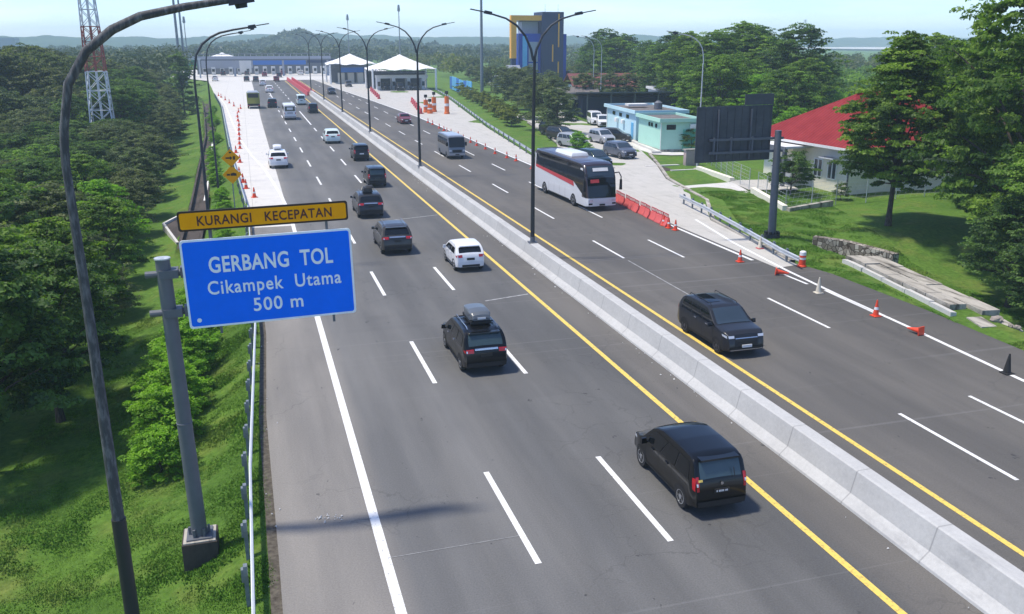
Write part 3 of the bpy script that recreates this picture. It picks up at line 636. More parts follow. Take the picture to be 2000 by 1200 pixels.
# ---------------------------------------------------------------- vehicles
class Shape:
    """body of a vehicle: y from rear (0) to front (L); top profile, plan taper and tumblehome"""
    def __init__(s, L_, W_, prof, belt, bot=.24, tumble=.13, r=.075, rear_t=.10, front_t=.17, rl=.35, fl=.8, crown=.03):
        s.L, s.hw, s.prof, s.belt, s.bot, s.tum, s.r, s.rt, s.ft, s.rl, s.fl, s.crown = L_, W_ / 2, prof, belt, bot, tumble, r, rear_t, front_t, rl, fl, crown
        s.H = max(z for _, z in prof)
    def top(s, y): return interp(y, s.prof)
    def w(s, y, z):
        k = 1 - s.rt * (1 - smooth(y / s.rl)) ** 1.5 - s.ft * (1 - smooth((s.L - y) / s.fl)) ** 1.5
        b = s.belt
        if z > b: k *= 1 - s.tum * ((z - b) / (s.H - b)) ** 1.2
        elif z < .5: k *= 1 - .05 * ((.5 - z) / .3)
        else: k *= 1 + .0
        return s.hw * k
    def ring(s, y):
        zt = s.top(y); zb = s.bot + .10 * (1 - smooth(y / .5)) + .06 * (1 - smooth((s.L - y) / .4))
        r = min(s.r, max(.01, (zt - zb) * .3))
        w0 = s.w(y, zb); pts = [(0, zb), (w0 * .85, zb)]
        for k in range(9): z = lerp(zb + .03, zt - r, k / 8); pts.append((s.w(y, z), z))
        wt = s.w(y, zt - r)
        for a in (30, 60): pts.append((wt - r + r * math.cos(R(a)), zt - r + r * math.sin(R(a))))
        for f in (1.0, .66, .33, 0): pts.append(((wt - r) * f, zt + s.crown * (1 - f * f)))
        return pts
    def body(s):
        ys = sorted(set([round(y, 3) for y, _ in s.prof] + [round(s.L * k / 30, 3) for k in range(31)]))
        out = [ys[0]]
        for y in ys[1:]:
            if y - out[-1] > .012: out.append(y)
        m = MB(); rows = []
        for y in out:
            p = s.ring(y); rows.append([(x, y, z) for x, z in p] + [(-x, y, z) for x, z in p[::-1][1:]])
        m.grid(rows)
        m.add(rows[0], [tuple(range(len(rows[0]) - 1))]); m.add(rows[-1], [tuple(range(len(rows[0]) - 1))])
        return m
    def inv(s, z, front):
        P = s.prof if not front else s.prof[::-1]
        if z <= P[0][1]: return P[0][0]
        for (a, b), (c, d) in zip(P, P[1:]):
            if z <= d: return a + (c - a) * (z - b) / (d - b)
        return P[-1][0]
    def end(s, x0, x1, z0, z1, front=False, off=.012, n=4, nz=5, skew=0):
        m = MB(); sg = 1 if front else -1; rows = []
        for i in range(nz + 1):
            z = lerp(z0, z1, i / nz); y = s.inv(z, front)
            row = []
            for j in range(n + 1):
                f = j / n; x = lerp(x0, x1, f); zz = z + skew * (f if x1 > x0 else f)
                y = s.inv(zz, front); lim = s.w(y, zz) - .01; xx = max(-lim, min(lim, x))
                cr = s.crown * (1 - min(1, (xx / max(.1, lim)) ** 2)) * .6
                row.append((xx, y + sg * (off + cr * .5), zz + off * .6 + (cr if z > s.belt else 0)))
            rows.append(row)
        return m.grid(rows)
    def topp(s, y0, y1, f0=-.9, f1=.9, off=.012, n=6, ny=6, inset=None):
        m = MB(); rows = []
        for i in range(ny + 1):
            y = lerp(y0, y1, i / ny); z = s.top(y); w_ = s.w(y, z) - s.r; row = []
            for j in range(n + 1):
                f = lerp(f0, f1, j / n); row.append((f * w_, y, z + s.crown * (1 - f * f) + off))
            rows.append(row)
        return m.grid(rows)
    def side(s, sx, q, off=.009, n=6, mz=3):
        m = MB(); rows = []; (a, b, c, d) = q     # a,b bottom rear->front ; d,c top rear->front
        for i in range(mz + 1):
            t = i / mz; row = []
            for j in range(n + 1):
                f = j / n; y = lerp(lerp(a[0], b[0], f), lerp(d[0], c[0], f), t); z = lerp(lerp(a[1], b[1], f), lerp(d[1], c[1], f), t)
                row.append((sx * (s.w(y, z) + off), y, z))
            rows.append(row)
        return m.grid(rows)
    def arch(s, sx, yw, rad, off=.006):
        m = MB(); c = (sx * (s.w(yw, s.bot + .1) + off), yw, s.bot + .05); vs = [c]
        n = 14
        for k in range(n + 1):
            a = math.pi * k / n; y = yw + rad * math.cos(a); z = max(s.bot + .04, rad * .98 * math.sin(a) + .31)
            if k in (0, n): z = s.bot + .04
            vs.append((sx * (s.w(y, z) + off), y, z))
        m.add(vs, [(0, k, k + 1) for k in range(1, n + 1)]); return m
WH = {}
def wheel(t, x, y, r, w=.2, rim='rim'):
    key = (round(r, 2), rim, x > 0)
    if key not in WH:
        m = MB(); m.lathe([(r * .62, -w / 2), (r * .93, -w / 2), (r, -w / 2 + .03), (r, w / 2 - .03), (r * .93, w / 2), (r * .62, w / 2)], 20, axis='x')
        ty = m.mesh('tyre', 'tyre', True)
        m = MB(); sg = 1 if x > 0 else -1; e = sg * (w / 2 - .03)
        for k in range(5):
            a = k * 2 * math.pi / 5; d1 = .20; 
            p = [(math.cos(a - .5) * r * .18, math.sin(a - .5) * r * .18), (math.cos(a - .16) * r * .62, math.sin(a - .16) * r * .62), (math.cos(a + .16) * r * .62, math.sin(a + .16) * r * .62), (math.cos(a + .5) * r * .18, math.sin(a + .5) * r * .18)]
            m.xprism(p, e, e + sg * .03)
        m.lathe([(r * .64, 0), (r * .64, sg * .045), (r * .56, sg * .045), (r * .56, 0)], 20, (e - sg * .01, 0, 0), 'x', cap=False)
        m.lathe([(r * .2, 0), (r * .2, sg * .04)], 10, (e, 0, 0), 'x')
        rm = m.mesh('rim', rim, False)
        m = MB(); m.lathe([(r * .63, 0), (r * .63, .01)], 16, (sg * .01, 0, 0), 'x'); hub = m.mesh('hub', 'trim_black')
        WH[key] = (ty, rm, hub)
    ty, rm, hub = WH[key]
    o = link('wheel', ty, t, (x, y, r)); link('rim', rm, o); link('hub', hub, o)
    return o
# ---- shapes
MPV = Shape(4.12, 1.64, [(0, .60), (.02, .80), (.05, .98), (.10, 1.10), (.27, 1.50), (.36, 1.61), (.55, 1.67), (1.4, 1.70), (2.2, 1.68), (2.55, 1.60), (2.75, 1.50), (3.22, 1.08), (3.42, 1.0), (3.85, .88), (4.02, .78), (4.10, .60), (4.12, .45)], 1.0, tumble=.15)
MPV2 = Shape(4.45, 1.75, [(0, .60), (.03, .85), (.07, 1.02), (.14, 1.14), (.36, 1.50), (.50, 1.62), (.75, 1.67), (1.6, 1.69), (2.4, 1.66), (2.75, 1.57), (3.45, 1.10), (3.65, 1.03), (4.15, .93), (4.33, .82), (4.42, .62), (4.45, .45)], 1.03, tumble=.16)
SUVS = Shape(4.6, 1.85, [(0, .62), (.04, .88), (.09, 1.05), (.18, 1.15), (.52, 1.52), (.70, 1.62), (1.2, 1.68), (2.2, 1.68), (2.6, 1.62), (2.85, 1.53), (3.45, 1.12), (3.65, 1.06), (4.25, .98), (4.45, .86), (4.57, .65), (4.6, .48)], 1.08, tumble=.2)
XMPV = Shape(4.5, 1.78, [(0, .62), (.03, .88), (.07, 1.05), (.15, 1.18), (.42, 1.54), (.6, 1.63), (.9, 1.68), (1.8, 1.70), (2.45, 1.67), (2.75, 1.58), (3.32, 1.17), (3.46, 1.12), (4.15, 1.05), (4.36, .95), (4.46, .72), (4.5, .48)], 1.06, tumble=.17, front_t=.12, fl=.55)
HATCH = Shape(3.65, 1.66, [(0, .58), (.03, .80), (.08, .98), (.15, 1.06), (.42, 1.36), (.55, 1.44), (.9, 1.49), (1.7, 1.49), (2.05, 1.44), (2.3, 1.34), (2.85, .98), (3.05, .92), (3.4, .82), (3.55, .72), (3.63, .56), (3.65, .42)], .95, bot=.2, tumble=.17)
SEDAN = Shape(4.4, 1.72, [(0, .60), (.03, .85), (.08, .98), (.55, 1.04), (.75, 1.08), (1.25, 1.38), (1.5, 1.45), (2.1, 1.47), (2.5, 1.44), (2.8, 1.33), (3.35, 1.0), (3.55, .94), (4.1, .84), (4.3, .72), (4.4, .5)], 1.0, bot=.2, tumble=.2)
VAN = Shape(4.6, 1.7, [(0, .6), (.02, 1.0), (.05, 1.4), (.12, 1.85), (.25, 1.94), (1.0, 1.97), (3.2, 1.96), (3.55, 1.85), (4.15, 1.2), (4.4, .95), (4.55, .75), (4.6, .5)], 1.1, tumble=.1)
MINIBUS = Shape(6.0, 1.9, [(0, .7), (.02, 1.5), (.06, 2.15), (.15, 2.36), (.4, 2.42), (3, 2.46), (5.3, 2.42), (5.55, 2.32), (5.75, 1.8), (5.9, 1.3), (5.97, 1.05), (6.0, .6)], 1.2, bot=.3, tumble=.07, r=.12, front_t=.08, fl=.4, rear_t=.05)
BUS = Shape(11.6, 2.5, [(0, .8), (.02, 2.0), (.06, 3.0), (.18, 3.35), (.45, 3.5), (3, 3.55), (10.2, 3.5), (10.7, 3.36), (10.95, 3.1), (11.2, 2.6), (11.4, 1.9), (11.52, 1.3), (11.58, 1.0), (11.6, .6)], 1.7, bot=.32, tumble=.05, r=.16, front_t=.10, fl=.6, rear_t=.04, crown=.06)
def pane(t, name, m, mat): return obj(name, m, mat, t, True, ang=60)
def mirror_part(t, sh, y, z, mat, sz=1.0):
    for sx in (-1, 1):
        m = MB(); x = sh.w(y, z); m.box(x - .02, x + .07, y - .03, y + .03, z - .02, z + .02); m.box(x + .05, x + .05 + .17 * sz, y - .05, y + .05, z - .04, z + .12 * sz, taper=.015)
        if sx < 0: m.v = [(-a, b, c) for a, b, c in m.v]
        obj('mirror', m, mat, t)
def car(kind, paint, x, y, lab, away=True, group=None, glass='glass_dark', rim='rim', lod=0, rails=None, cat='car', yaw=0, sunroof=False, plate='plate_black', shape=None, name=None, win=None, chrome=False, lamps='std', scl=1.0):
    """x, y: middle of the visible end (rear when driving away, front when coming)"""
    sh = shape or dict(mpv=MPV, mpv2=MPV2, suv=SUVS, hatch=HATCH, sedan=SEDAN, van=VAN)[kind]
    rz = R(yaw) if away else math.pi + R(yaw)
    off = Vector((0, 0)) if away else Vector((math.sin(rz) * sh.L, -math.cos(rz) * sh.L))
    t = thing(name or {'suv': 'sport_utility_car', 'mpv': 'people_carrier', 'mpv2': 'people_carrier', 'hatch': 'hatchback_car', 'sedan': 'sedan_car', 'van': 'van'}[kind], lab, cat, (x + off.x, y + off.y, .012), rz, group)
    P = 'paint_' + paint
    obj('body', sh.body(), P, t, True, ang=28)
    b = sh.belt; H = sh.H; Lc = sh.L
    # glass
    zr0, zr1 = b + .10, H - .17
    yr0, yr1 = sh.inv(zr0, False), sh.inv(zr1, False)
    if kind == 'sedan': yr0, yr1 = .80, 1.22
    pane(t, 'rear_window', sh.topp(yr0, yr1, -.90, .90, off=.016), glass)
    zf0, zf1 = b + .07, H - .11
    yf0, yf1 = sh.inv(zf0, True), sh.inv(zf1, True)
    pane(t, 'windscreen', sh.topp(yf1, yf0, -.93, .93, off=.016), glass if not away else 'glass_dark')
    # side glass
    y_r = yr1 + (.16 if kind != 'sedan' else .1); y_f = yf1 - .05
    zt = H - .19; zb = b + .04
    cuts = {'mpv': (.30, .62), 'mpv2': (.32, .64), 'suv': (.26, .60), 'hatch': (.42,), 'sedan': (.46,), 'van': (.35, .68)}[kind]
    fr = [0, *cuts, 1]; lo_r, lo_f = y_r - .12, sh.inv(zb, True) - .16
    for sx in (-1, 1):
        for a, c in zip(fr, fr[1:]):
            g = .03
            q = ((lerp(lo_r, lo_f, a) + g, zb), (lerp(lo_r, lo_f, c) - g, zb), (lerp(y_r, y_f, c) - g, zt), (lerp(y_r, y_f, a) + g, zt))
            pane(t, 'side_window', sh.side(sx, q), 'glass_dark')
    # wheels
    rr = .31 if kind in ('hatch', 'sedan') else .33 if kind != 'suv' else .36
    for yw in (Lc * .175 + .05, Lc * .81):
        for sx in (-1, 1):
            obj('wheel_arch', sh.arch(sx, yw, rr + .065), 'trim_black', t)
            wheel(t, sx * (sh.w(yw, rr) - .085), yw, rr, .2, rim)
    # lamps
    zl = b - .06 if kind != 'mpv' else b + .0
    lh = .36 if kind == 'mpv' else .12
    for sx in (-1, 1):
        hw = sh.hw
        if lamps == 'tall': m = sh.end(sx * hw * .80, sx * hw * .97, .72, 1.32)
        else: m = sh.end(sx * hw * (.80 if kind == 'mpv' else .56), sx * hw * .97, zl - lh / 2, zl + lh / 2 + .02)
        y0 = sh.inv(zl, False)
        m.v += sh.side(sx, ((y0 + .0, zl - lh / 2), (y0 + .1, zl - lh / 2 + .04), (y0 + .15, zl + lh / 2), (y0 + .02, zl + lh / 2)), off=.012).v; k = len(m.v) - 28
        m.f += [(k + i * 7 + j, k + i * 7 + j + 1, k + (i + 1) * 7 + j + 1, k + (i + 1) * 7 + j) for i in range(3) for j in range(6)]
        tl = obj('tail_light', m, 'lamp_red', t)
        if lod == 0: obj('reversing_lamp', sh.end(sx * hw * .84, sx * hw * .95, zl - .05, zl + .03, off=.02, n=2, nz=2), 'lamp_clear', tl)
        zh = sh.top(Lc - .25) - .10
        m = sh.end(sx * hw * .60, sx * hw * .9, zh - .07, zh + .03, True)
        y0 = sh.inv(zh, True)
        m.v += sh.side(sx, ((y0 - .3, zh - .02), (y0 - .03, zh - .07), (y0 - .05, zh + .03), (y0 - .34, zh + .06)), off=.012).v; k = len(m.v) - 28
        m.f += [(k + i * 7 + j, k + i * 7 + j + 1, k + (i + 1) * 7 + j + 1, k + (i + 1) * 7 + j) for i in range(3) for j in range(6)]
        obj('headlight', m, 'lamp_clear', t)
    if away:
        obj('rear_bumper', sh.end(-sh.hw * .86, sh.hw * .86, .36, .52, off=.03), 'trim_black' if paint in ('black', 'grey', 'charcoal') else P, t)
        m = MB(); pz = b - .20; py = sh.inv(pz, False) - .035; m.box(-.22, .22, py - .006, py + .03, pz - .06, pz + .06); obj('number_plate', m, plate, t)
        if chrome: obj('chrome_trim', sh.end(-sh.hw * .52, sh.hw * .52, b - .03, b + .03, off=.03), 'chrome', t)
    else:
        obj('grille', sh.end(-sh.hw * .56, sh.hw * .56, .50, .78, True, off=.02), 'trim_black', t)
        obj('front_bumper', sh.end(-sh.hw * .8, sh.hw * .8, .36, .47, True, off=.035), 'trim_black', t)
        m = MB(); py = Lc + .02; m.box(-.22, .22, py - .01, py + .03, .46, .57); obj('number_plate', m, plate, t)
    if lod == 0:
        mirror_part(t, sh, sh.inv(zb, True) - .42, zb - .02, P)
        for sx in (-1, 1):
            for yy_ in (Lc * .38, Lc * .60):
                m = MB(); zz = b - .08; xx = sh.w(yy_, zz); m.box(xx, xx + .035, yy_, yy_ + .17, zz, zz + .035)
                if sx < 0: m.v = [(-a, c, d) for a, c, d in m.v]
                obj('door_handle', m, 'chrome' if chrome else P, t)
            # door seams and sill trim
            for ys_ in (Lc * .33, Lc * .53, Lc * .735):
                q = ((ys_ - .008, .42), (ys_ + .008, .42), (ys_ + .008, zb - .03), (ys_ - .008, zb - .03)); m = sh.side(sx, q, off=.004, n=1, mz=4)
                obj('door_seam', m, 'trim_black', t)
            obj('sill', sh.side(sx, ((Lc * .28, .27), (Lc * .72, .27), (Lc * .72, .36), (Lc * .28, .36)), off=.012), 'trim_black', t)
    if rails:
        for sx in (-1, 1):
            ya, yb_ = yr1 + .25, yf1 - .15
            m = MB(); xx = sx * (sh.w(1.5, H) - .14); zt_ = H + .02; m.tube([(xx, ya, zt_ - .02), (xx, ya + .1, zt_ + .05), (xx, yb_ - .1, zt_ + .05), (xx, yb_, zt_ - .03)], .017, 6); obj('roof_rail', m, rails, t, True)
    if sunroof: pane(t, 'roof_panel', sh.topp(yr1 + .5, yf1 - .55, -.05, .86, off=.012), 'glass_dark')
    if scl != 1: t.scale = (scl,) * 3
    t['_len'] = sh.L
    return t, sh
def spoiler(t, sh, mat):
    y1 = sh.inv(sh.H - .12, False); m = MB(); w_ = sh.w(y1, sh.H) - .12
    m.box(-w_, w_, y1 - .16, y1 + .12, sh.H - .10, sh.H - .055, taper=.01); obj('spoiler', m, mat, t)
GA = 'cars driving away on the left carriageway'; GC = 'cars in the rest area'; GP = 'small cars far down by the toll plaza'
# 1 near black MPV
t, sh = car('mpv', 'black', 11.38, 18.62, 'black people carrier nearest the camera, beside the yellow line', glass='glass_teal', group=GA)
m = sh.end(-.68, -.56, 1.06, 1.12, off=.03); obj('sticker', m, 'line_yellow', t)
spoiler(t, sh, 'paint_black')
m = MB()
for x_, w_ in ((-.155, .03), (-.085, .03), (-.045, .03), (-.005, .03), (.035, .03), (.105, .03), (.145, .03)): m.box(x_ - w_ / 2, x_ + w_ / 2, sh.inv(.8, False) - .049, sh.inv(.8, False) - .0425, .775, .825)
obj('plate_characters', m, 'plate_white', t)
m = MB(); m.lathe([(.045, 0), (.045, .012)], 10); m.v = [(a, sh.inv(1.0, False) - .04 - c, 1.0 + b) for a, b, c in m.v]; obj('badge', m, 'chrome', t)
m = MB(); m.tube([(.38, .02, 1.12), (.36, .10, 1.38)], .012, 6); obj('rear_wiper', m, 'trim_black', t)
# 2 black MPV with roof box
t, sh = car('mpv2', 'black', 8.08, 30.55, 'black people carrier carrying a grey roof box', glass='glass_teal', chrome=True, group=GA, rails='chrome')
rb = Shape(1.9, .86, [(0, .18), (.05, .30), (.18, .38), (.6, .44), (1.3, .40), (1.75, .26), (1.9, .16)], .3, bot=.0, tumble=.2, r=.08, rear_t=.15, front_t=.45, rl=.3, fl=.9)
b_ = link('roof_box', rb.body().mesh('roof_box', 'roofbox', True, 30), t, (0.05, .95, 1.80))
obj('roof_box_base', MB().box(-.40, .40, .08, 1.5, -.06, .05), 'trim_black', b_)
for yy_ in (.35, 1.3): obj('crossbar', MB().box(-.62, .62, .95 + yy_, 1.0 + yy_, 1.72, 1.76), 'trim_black', t)
obj('label_plate', MB().box(-.16, .16, -.035, -.02, .16, .24), 'plate_white', b_)
spoiler(t, sh, 'paint_black')
# 3 white hatchback
t, sh = car('hatch', 'white', 11.3, 46.0, 'small white hatchback with a black rear window near the yellow line', group=GA); spoiler(t, sh, 'paint_white')
obj('diffuser', sh.end(-.5, .5, .30, .42, off=.035), 'trim_black', t)
# 4 grey SUV
t, sh = car('suv', 'grey', 8.1, 51.1, 'dark grey sport utility car with bright roof rails ahead of the white hatchback', chrome=True, rails='chrome', group=GA); spoiler(t, sh, 'paint_grey')
# 5
t, sh = car('suv', 'charcoal', 8.15, 62.9, 'dark grey sport utility car with luggage strapped on its roof', chrome=True, rails='chrome', group=GA)
m = MB(); m.box(-.42, .30, .9, 1.9, 1.76, 2.08, taper=.08); m.box(-.2, .42, 1.1, 1.7, 2.06, 2.2, taper=.1); obj('luggage', m, 'trim_black', t, bevel=.04)
obj('luggage_cover', MB().box(-.40, .20, 1.75, 2.15, 1.78, 2.02, taper=.06), 'cone_cream', t, bevel=.03)
# 6, 7
t, sh = car('mpv', 'black', 10.6, 76.7, 'boxy black people carrier fourth from the camera beside the yellow line', group=GA, glass='glass_teal'); spoiler(t, sh, 'paint_black')
t, sh = car('mpv', 'black', 11.55, 94.8, 'black compact car with a pale number plate, far along the yellow line', group=GA, plate='plate_white'); spoiler(t, sh, 'paint_black')
# 8 white SUV
car('suv', 'pale', 10.25, 112.5, 'white sport utility car in the middle distance left of the yellow line', group=GA, lod=1)
# 9 white with roof box on the left concrete edge
t, sh = car('suv', 'white', 2.85, 91.5, 'white car with a white roof box at the edge of the concrete lane', group=GA)
b2 = link('roof_box', rb.body().mesh('roof_box', 'paint_white', True, 30), t, (0, 1.1, 1.76))
# 13
car('mpv', 'black', 11.65, 162, 'small dark car just right of the white minibus', group=GA, lod=1)
# dark car & van near the white minibus
car('mpv2', 'black', 5.2, 178, 'dark car partly hidden behind the white minibus', group=GA, lod=1)
t, sh = car('van', 'pale', 11.0, 184, 'pale white van ahead of the white minibus', group=GA, lod=1, cat='van')
car('suv', 'white', 6.3, 231, 'white car ahead of the minibus, small on the asphalt', group=GA, lod=1)
for x, y, pc, lb in ((1.4, 297, 'charcoal', 'tiny dark grey car, left of two level with each other before the booths'), (4.2, 296, 'grey', 'tiny grey car, right of two level with each other before the booths'), (7.9, 337, 'maroon', 'tiny dark red car nearest the toll booths'), (10.4, 294, 'maroon', 'tiny brown car close to the red median barriers'),
                     (12.6, 327, 'charcoal', 'tiny dark car just beyond the red median barriers'), (-8.2, 303, 'white', 'tiny white car alone on the left concrete apron'), (5.6, 268, 'white', 'tiny white car on the asphalt behind two grey ones')):
    car('mpv2', pc, x, y, lb, group=GP, lod=1)
for x, y, pc in ((-6.5, 352, 'black'), (2.0, 350, 'grey'), (15, 352, 'maroon'), (21.5, 351, 'white')): 
    car('mpv2', pc, x, y, {'black': 'tiny black car under the left end of the footbridge', 'grey': 'tiny grey car waiting at the white booths', 'maroon': 'tiny maroon car below the blue toll canopy', 'white': 'tiny white car at the right end of the booths'}[pc], group=GP, lod=1)
# coming
t, sh = car('mpv2', 'charcoal', 18.62, 29.45, 'dark grey people carrier with a black roof panel driving towards the camera', away=False, glass='glass_blue', sunroof=True, chrome=True, plate='plate_white', rim='rim_dark', shape=XMPV, rails='trim_black')
obj('chrome_trim', sh.end(-.8, .8, .33, .36, True, off=.05), 'chrome', t)
obj('chrome_trim', sh.end(-.5, .5, .80, .835, True, off=.03), 'chrome', t)
car('sedan', 'maroon', 23.7, 136.6, 'dark red sedan on the far right carriageway', away=False, lod=1, plate='plate_white')
car('sedan', 'black', 20.4, 219, 'tiny black car far along the right carriageway', away=False, lod=1)
car('mpv', 'grey', 28.4, 254, 'tiny grey car beside the first tent canopy', away=False, lod=1)
# rest area
def parked(kind, pc, u, v, yaw, lb, glass='glass_blue', **k):
    p = G(u, v); return car(kind, pc, p.x, p.y, lb, away=False, group=GC, glass=glass, yaw=yaw, **k)
parked('suv', 'bluegrey', 1232, 312, 8, 'dark blue grey sport utility car driving down the rest area road', plate='plate_white')
parked('mpv2', 'green', 1185, 330, 14, 'dark green people carrier half hidden behind the bus')
parked('mpv2', 'silver', 1192, 283, 6, 'silver people carrier beside the pale blue building', lod=1)
parked('mpv2', 'silver', 1141, 291, 18, 'silver people carrier waiting behind the dark green one', lod=1)
parked('mpv2', 'grey', 1117, 276, 20, 'grey people carrier in the middle of the queue by the grass island', lod=1)
parked('mpv', 'charcoal', 1098, 265, 22, 'dark car last in the queue by the grass island', lod=1)
parked('van', 'white', 1166, 246, -12, 'white van parked by the dark canopy', lod=1, cat='van')
parked('mpv2', 'white', 1180, 250, -16, 'white people carrier parked next to the white van', lod=1)
parked('mpv2', 'grey', 1232, 277, 60, 'pale grey car parked against the mint wall', lod=1)
# ---- big vehicles
def big(shape, nm, paint, x, y, lab, cat, away, wheels_y, r, yaw=0):
    rz = R(yaw) + (0 if away else math.pi); off = Vector((0, 0)) if away else Vector((math.sin(rz) * shape.L, -math.cos(rz) * shape.L))
    t = thing(nm, lab, cat, (x + off.x, y + off.y, .012), rz)
    obj('body', shape.body(), paint, t, True, ang=28)
    for yw in wheels_y:
        for sx in (-1, 1): obj('wheel_arch', shape.arch(sx, yw, r + .1), 'trim_black', t); wheel(t, sx * (shape.w(yw, r) - .12), yw, r, .26)
    return t
# coach: red, white and black
t = big(BUS, 'coach_bus', 'coach_livery', 25.2, 61.0, 'white coach with black upper windows and a red stripe driving towards the camera', 'bus', False, (2.6, 8.9), .5, yaw=2.0)
s = BUS
for sx in (-1, 1):
    pane(t, 'window_band', s.side(sx, ((.05, 2.22), (9.1, 1.92), (10.35, 3.28), (.12, 3.28)), off=.012, n=16, mz=5), 'glass_dark')
    pane(t, 'window_band', s.side(sx, ((9.0, 1.9), (11.35, .95), (10.95, 2.9), (9.35, 3.1)), off=.018, n=8, mz=6), 'glass_dark')
    obj('stripe', s.side(sx, ((.05, 2.02), (9.05, 1.56), (8.9, 1.92), (.06, 2.24)), off=.016, n=14, mz=2), 'barrier_red', t)
    obj('sill', s.side(sx, ((3.4, .36), (8.0, .36), (8.0, .42), (3.4, .42)), off=.012), 'trim_black', t)
    for k in range(5):
        y0 = .5 + k * 1.75; obj('window_pillar', s.side(sx, ((y0, 2.05), (y0 + .03, 2.05), (y0 + .03, 3.2), (y0, 3.2)), off=.018, n=1, mz=4), 'dark_steel', t)
    for k in range(4):
        y0 = 3.6 + k * 1.2; obj('luggage_door', s.side(sx, ((y0, .5), (y0 + .02, .5), (y0 + .02, 1.2), (y0, 1.2)), off=.006, n=1), 'steel_grey', t)
obj('roof', s.topp(.1, 10.55, -1.0, 1.0, off=.012, ny=14), 'paint_busroof', t, True)
pane(t, 'upper_windscreen', s.end(-1.08, 1.08, 2.42, 3.25, True, off=.03, n=8, nz=8), 'glass_blue')
pane(t, 'windscreen', s.end(-1.12, 1.12, 1.02, 2.36, True, off=.03, n=8, nz=8), 'glass_dark')
obj('destination_board', s.end(-.62, .62, 2.86, 3.10, True, off=.06, n=6), 'plate_white', t)
obj('stripe', s.end(.2, .9, 2.05, 2.3, True, off=.045, n=4), 'barrier_red', t)
obj('air_conditioner', MB().box(-.75, .75, 3.6, 7.2, 3.56, 3.84, taper=.12), 'paint_white', t, bevel=.04)
for sx in (-1, 1):
    obj('headlight', s.end(sx * .75, sx * 1.12, .70, .86, True, off=.03), 'lamp_clear', t)
    obj('fog_lamp', s.end(sx * .80, sx * 1.1, .48, .60, True, off=.03), 'trim_black', t)
    m = MB(); m.tube([(1.15, 11.1, 2.75), (1.35, 11.5, 2.85), (1.48, 11.62, 2.55), (1.48, 11.62, 2.3)], .045, 8); m.box(1.38, 1.58, 11.56, 11.68, 1.55, 2.32, taper=.02)
    if sx < 0: m.v = [(-a, c, d) for a, c, d in m.v]
    obj('mirror', m, 'trim_black', t)
obj('grille', s.end(-.6, .6, .62, .92, True, off=.02), 'paint_white', t)
obj('number_plate', MB().box(-.22, .22, 11.62, 11.65, .42, .54), 'plate_black', t)
# minibus
t = big(MINIBUS, 'minibus', 'paint_steel', 21.65, 93.6, 'grey minibus with a pale roof driving towards the camera', 'bus', False, (1.3, 4.8), .36)
s = MINIBUS
for sx in (-1, 1):
    for k in range(5): y0 = .35 + k * .98; pane(t, 'side_window', s.side(sx, ((y0, 1.4), (y0 + .9, 1.4), (y0 + .9, 2.1), (y0, 2.1)), off=.012), 'glass_dark')
    obj('headlight', s.end(sx * .62, sx * .93, .82, 1.0, True, off=.03), 'lamp_clear', t)
    m = MB(); m.box(.93, 1.15, 5.6, 5.7, 1.4, 1.8); m.v = [(sx * a, c, d) for a, c, d in m.v]; obj('mirror', m, 'trim_black', t)
pane(t, 'windscreen', s.end(-.86, .86, 1.25, 2.26, True, off=.03, n=8, nz=8), 'glass_dark')
obj('roof', s.topp(.1, 5.5, -1, 1, off=.012, ny=8), 'paint_silver', t, True)
obj('front_bumper', s.end(-.95, .95, .4, .62, True, off=.05), 'paint_silver', t); obj('grille', s.end(-.5, .5, .72, 1.0, True, off=.02), 'trim_black', t)
obj('number_plate', MB().box(-.22, .22, 6.06, 6.09, .46, .56), 'plate_black', t)
# white minibus driving away
t = big(MINIBUS, 'minibus', 'paint_white', 7.0, 149.2, 'white minibus driving away in the middle distance', 'bus', True, (1.3, 4.8), .36)
pane(t, 'rear_window', s.end(-.8, .8, 1.4, 2.15, off=.02), 'glass_dark'); obj('rear_panel', s.end(-.45, .45, .95, 1.25, off=.02), 'paint_silver', t)
pane(t, 'rear_window_sticker', s.end(-.45, .45, 1.6, 1.95, off=.04), 'plate_white')
for sx in (-1, 1):
    obj('tail_light', s.end(sx * .8, sx * .98, .9, 1.2, off=.02), 'lamp_red', t)
    pane(t, 'window_band', s.side(sx, ((.3, 1.4), (5.4, 1.4), (5.4, 2.1), (.3, 2.1)), n=10), 'glass_dark')
obj('roof', s.topp(.1, 5.5, -1, 1, off=.012, ny=8), 'paint_white', t, True); obj('rear_bumper', s.end(-.95, .95, .4, .62, off=.05), 'paint_silver', t)
# olive truck
t = thing('box_truck', 'yellow green truck driving away on the concrete lane', 'truck', (1.75, 176.5, .012), 0)
obj('cargo_box', MB().box(-1.15, 1.15, 0, 4.6, .95, 2.9), 'paint_olive', t, bevel=.04)
obj('rear_gate', MB().box(-.95, .95, -.03, 0, 2.05, 2.8), 'trim_black', t); obj('chassis', MB().box(-.9, .9, .1, 6.3, .55, .93), 'trim_black', t)
obj('rear_bumper', MB().box(-1.1, 1.1, -.1, .05, .5, .75), 'trim_black', t)
obj('cab', MB().box(-1.0, 1.0, 4.75, 6.6, .6, 2.55, taper=.08), 'paint_olive', t, bevel=.06)
obj('roof_load', MB().box(-1.0, 1.0, .3, 4.2, 2.905, 3.15, taper=.15), 'paint_silver', t, bevel=.05)
for sx in (-1, 1):
    obj('side_panel', MB().box(sx * 1.155 - .01, sx * 1.155 + .01, .3, 4.3, 1.5, 2.7), 'line_yellow', t)
    obj('tail_light', MB().box(sx * .95 - .12, sx * .95 + .12, -.13, -.1, .55, .7), 'lamp_red', t)
    for yw in (1.2, 5.6): wheel(t, sx * .98, yw, .45, .28)
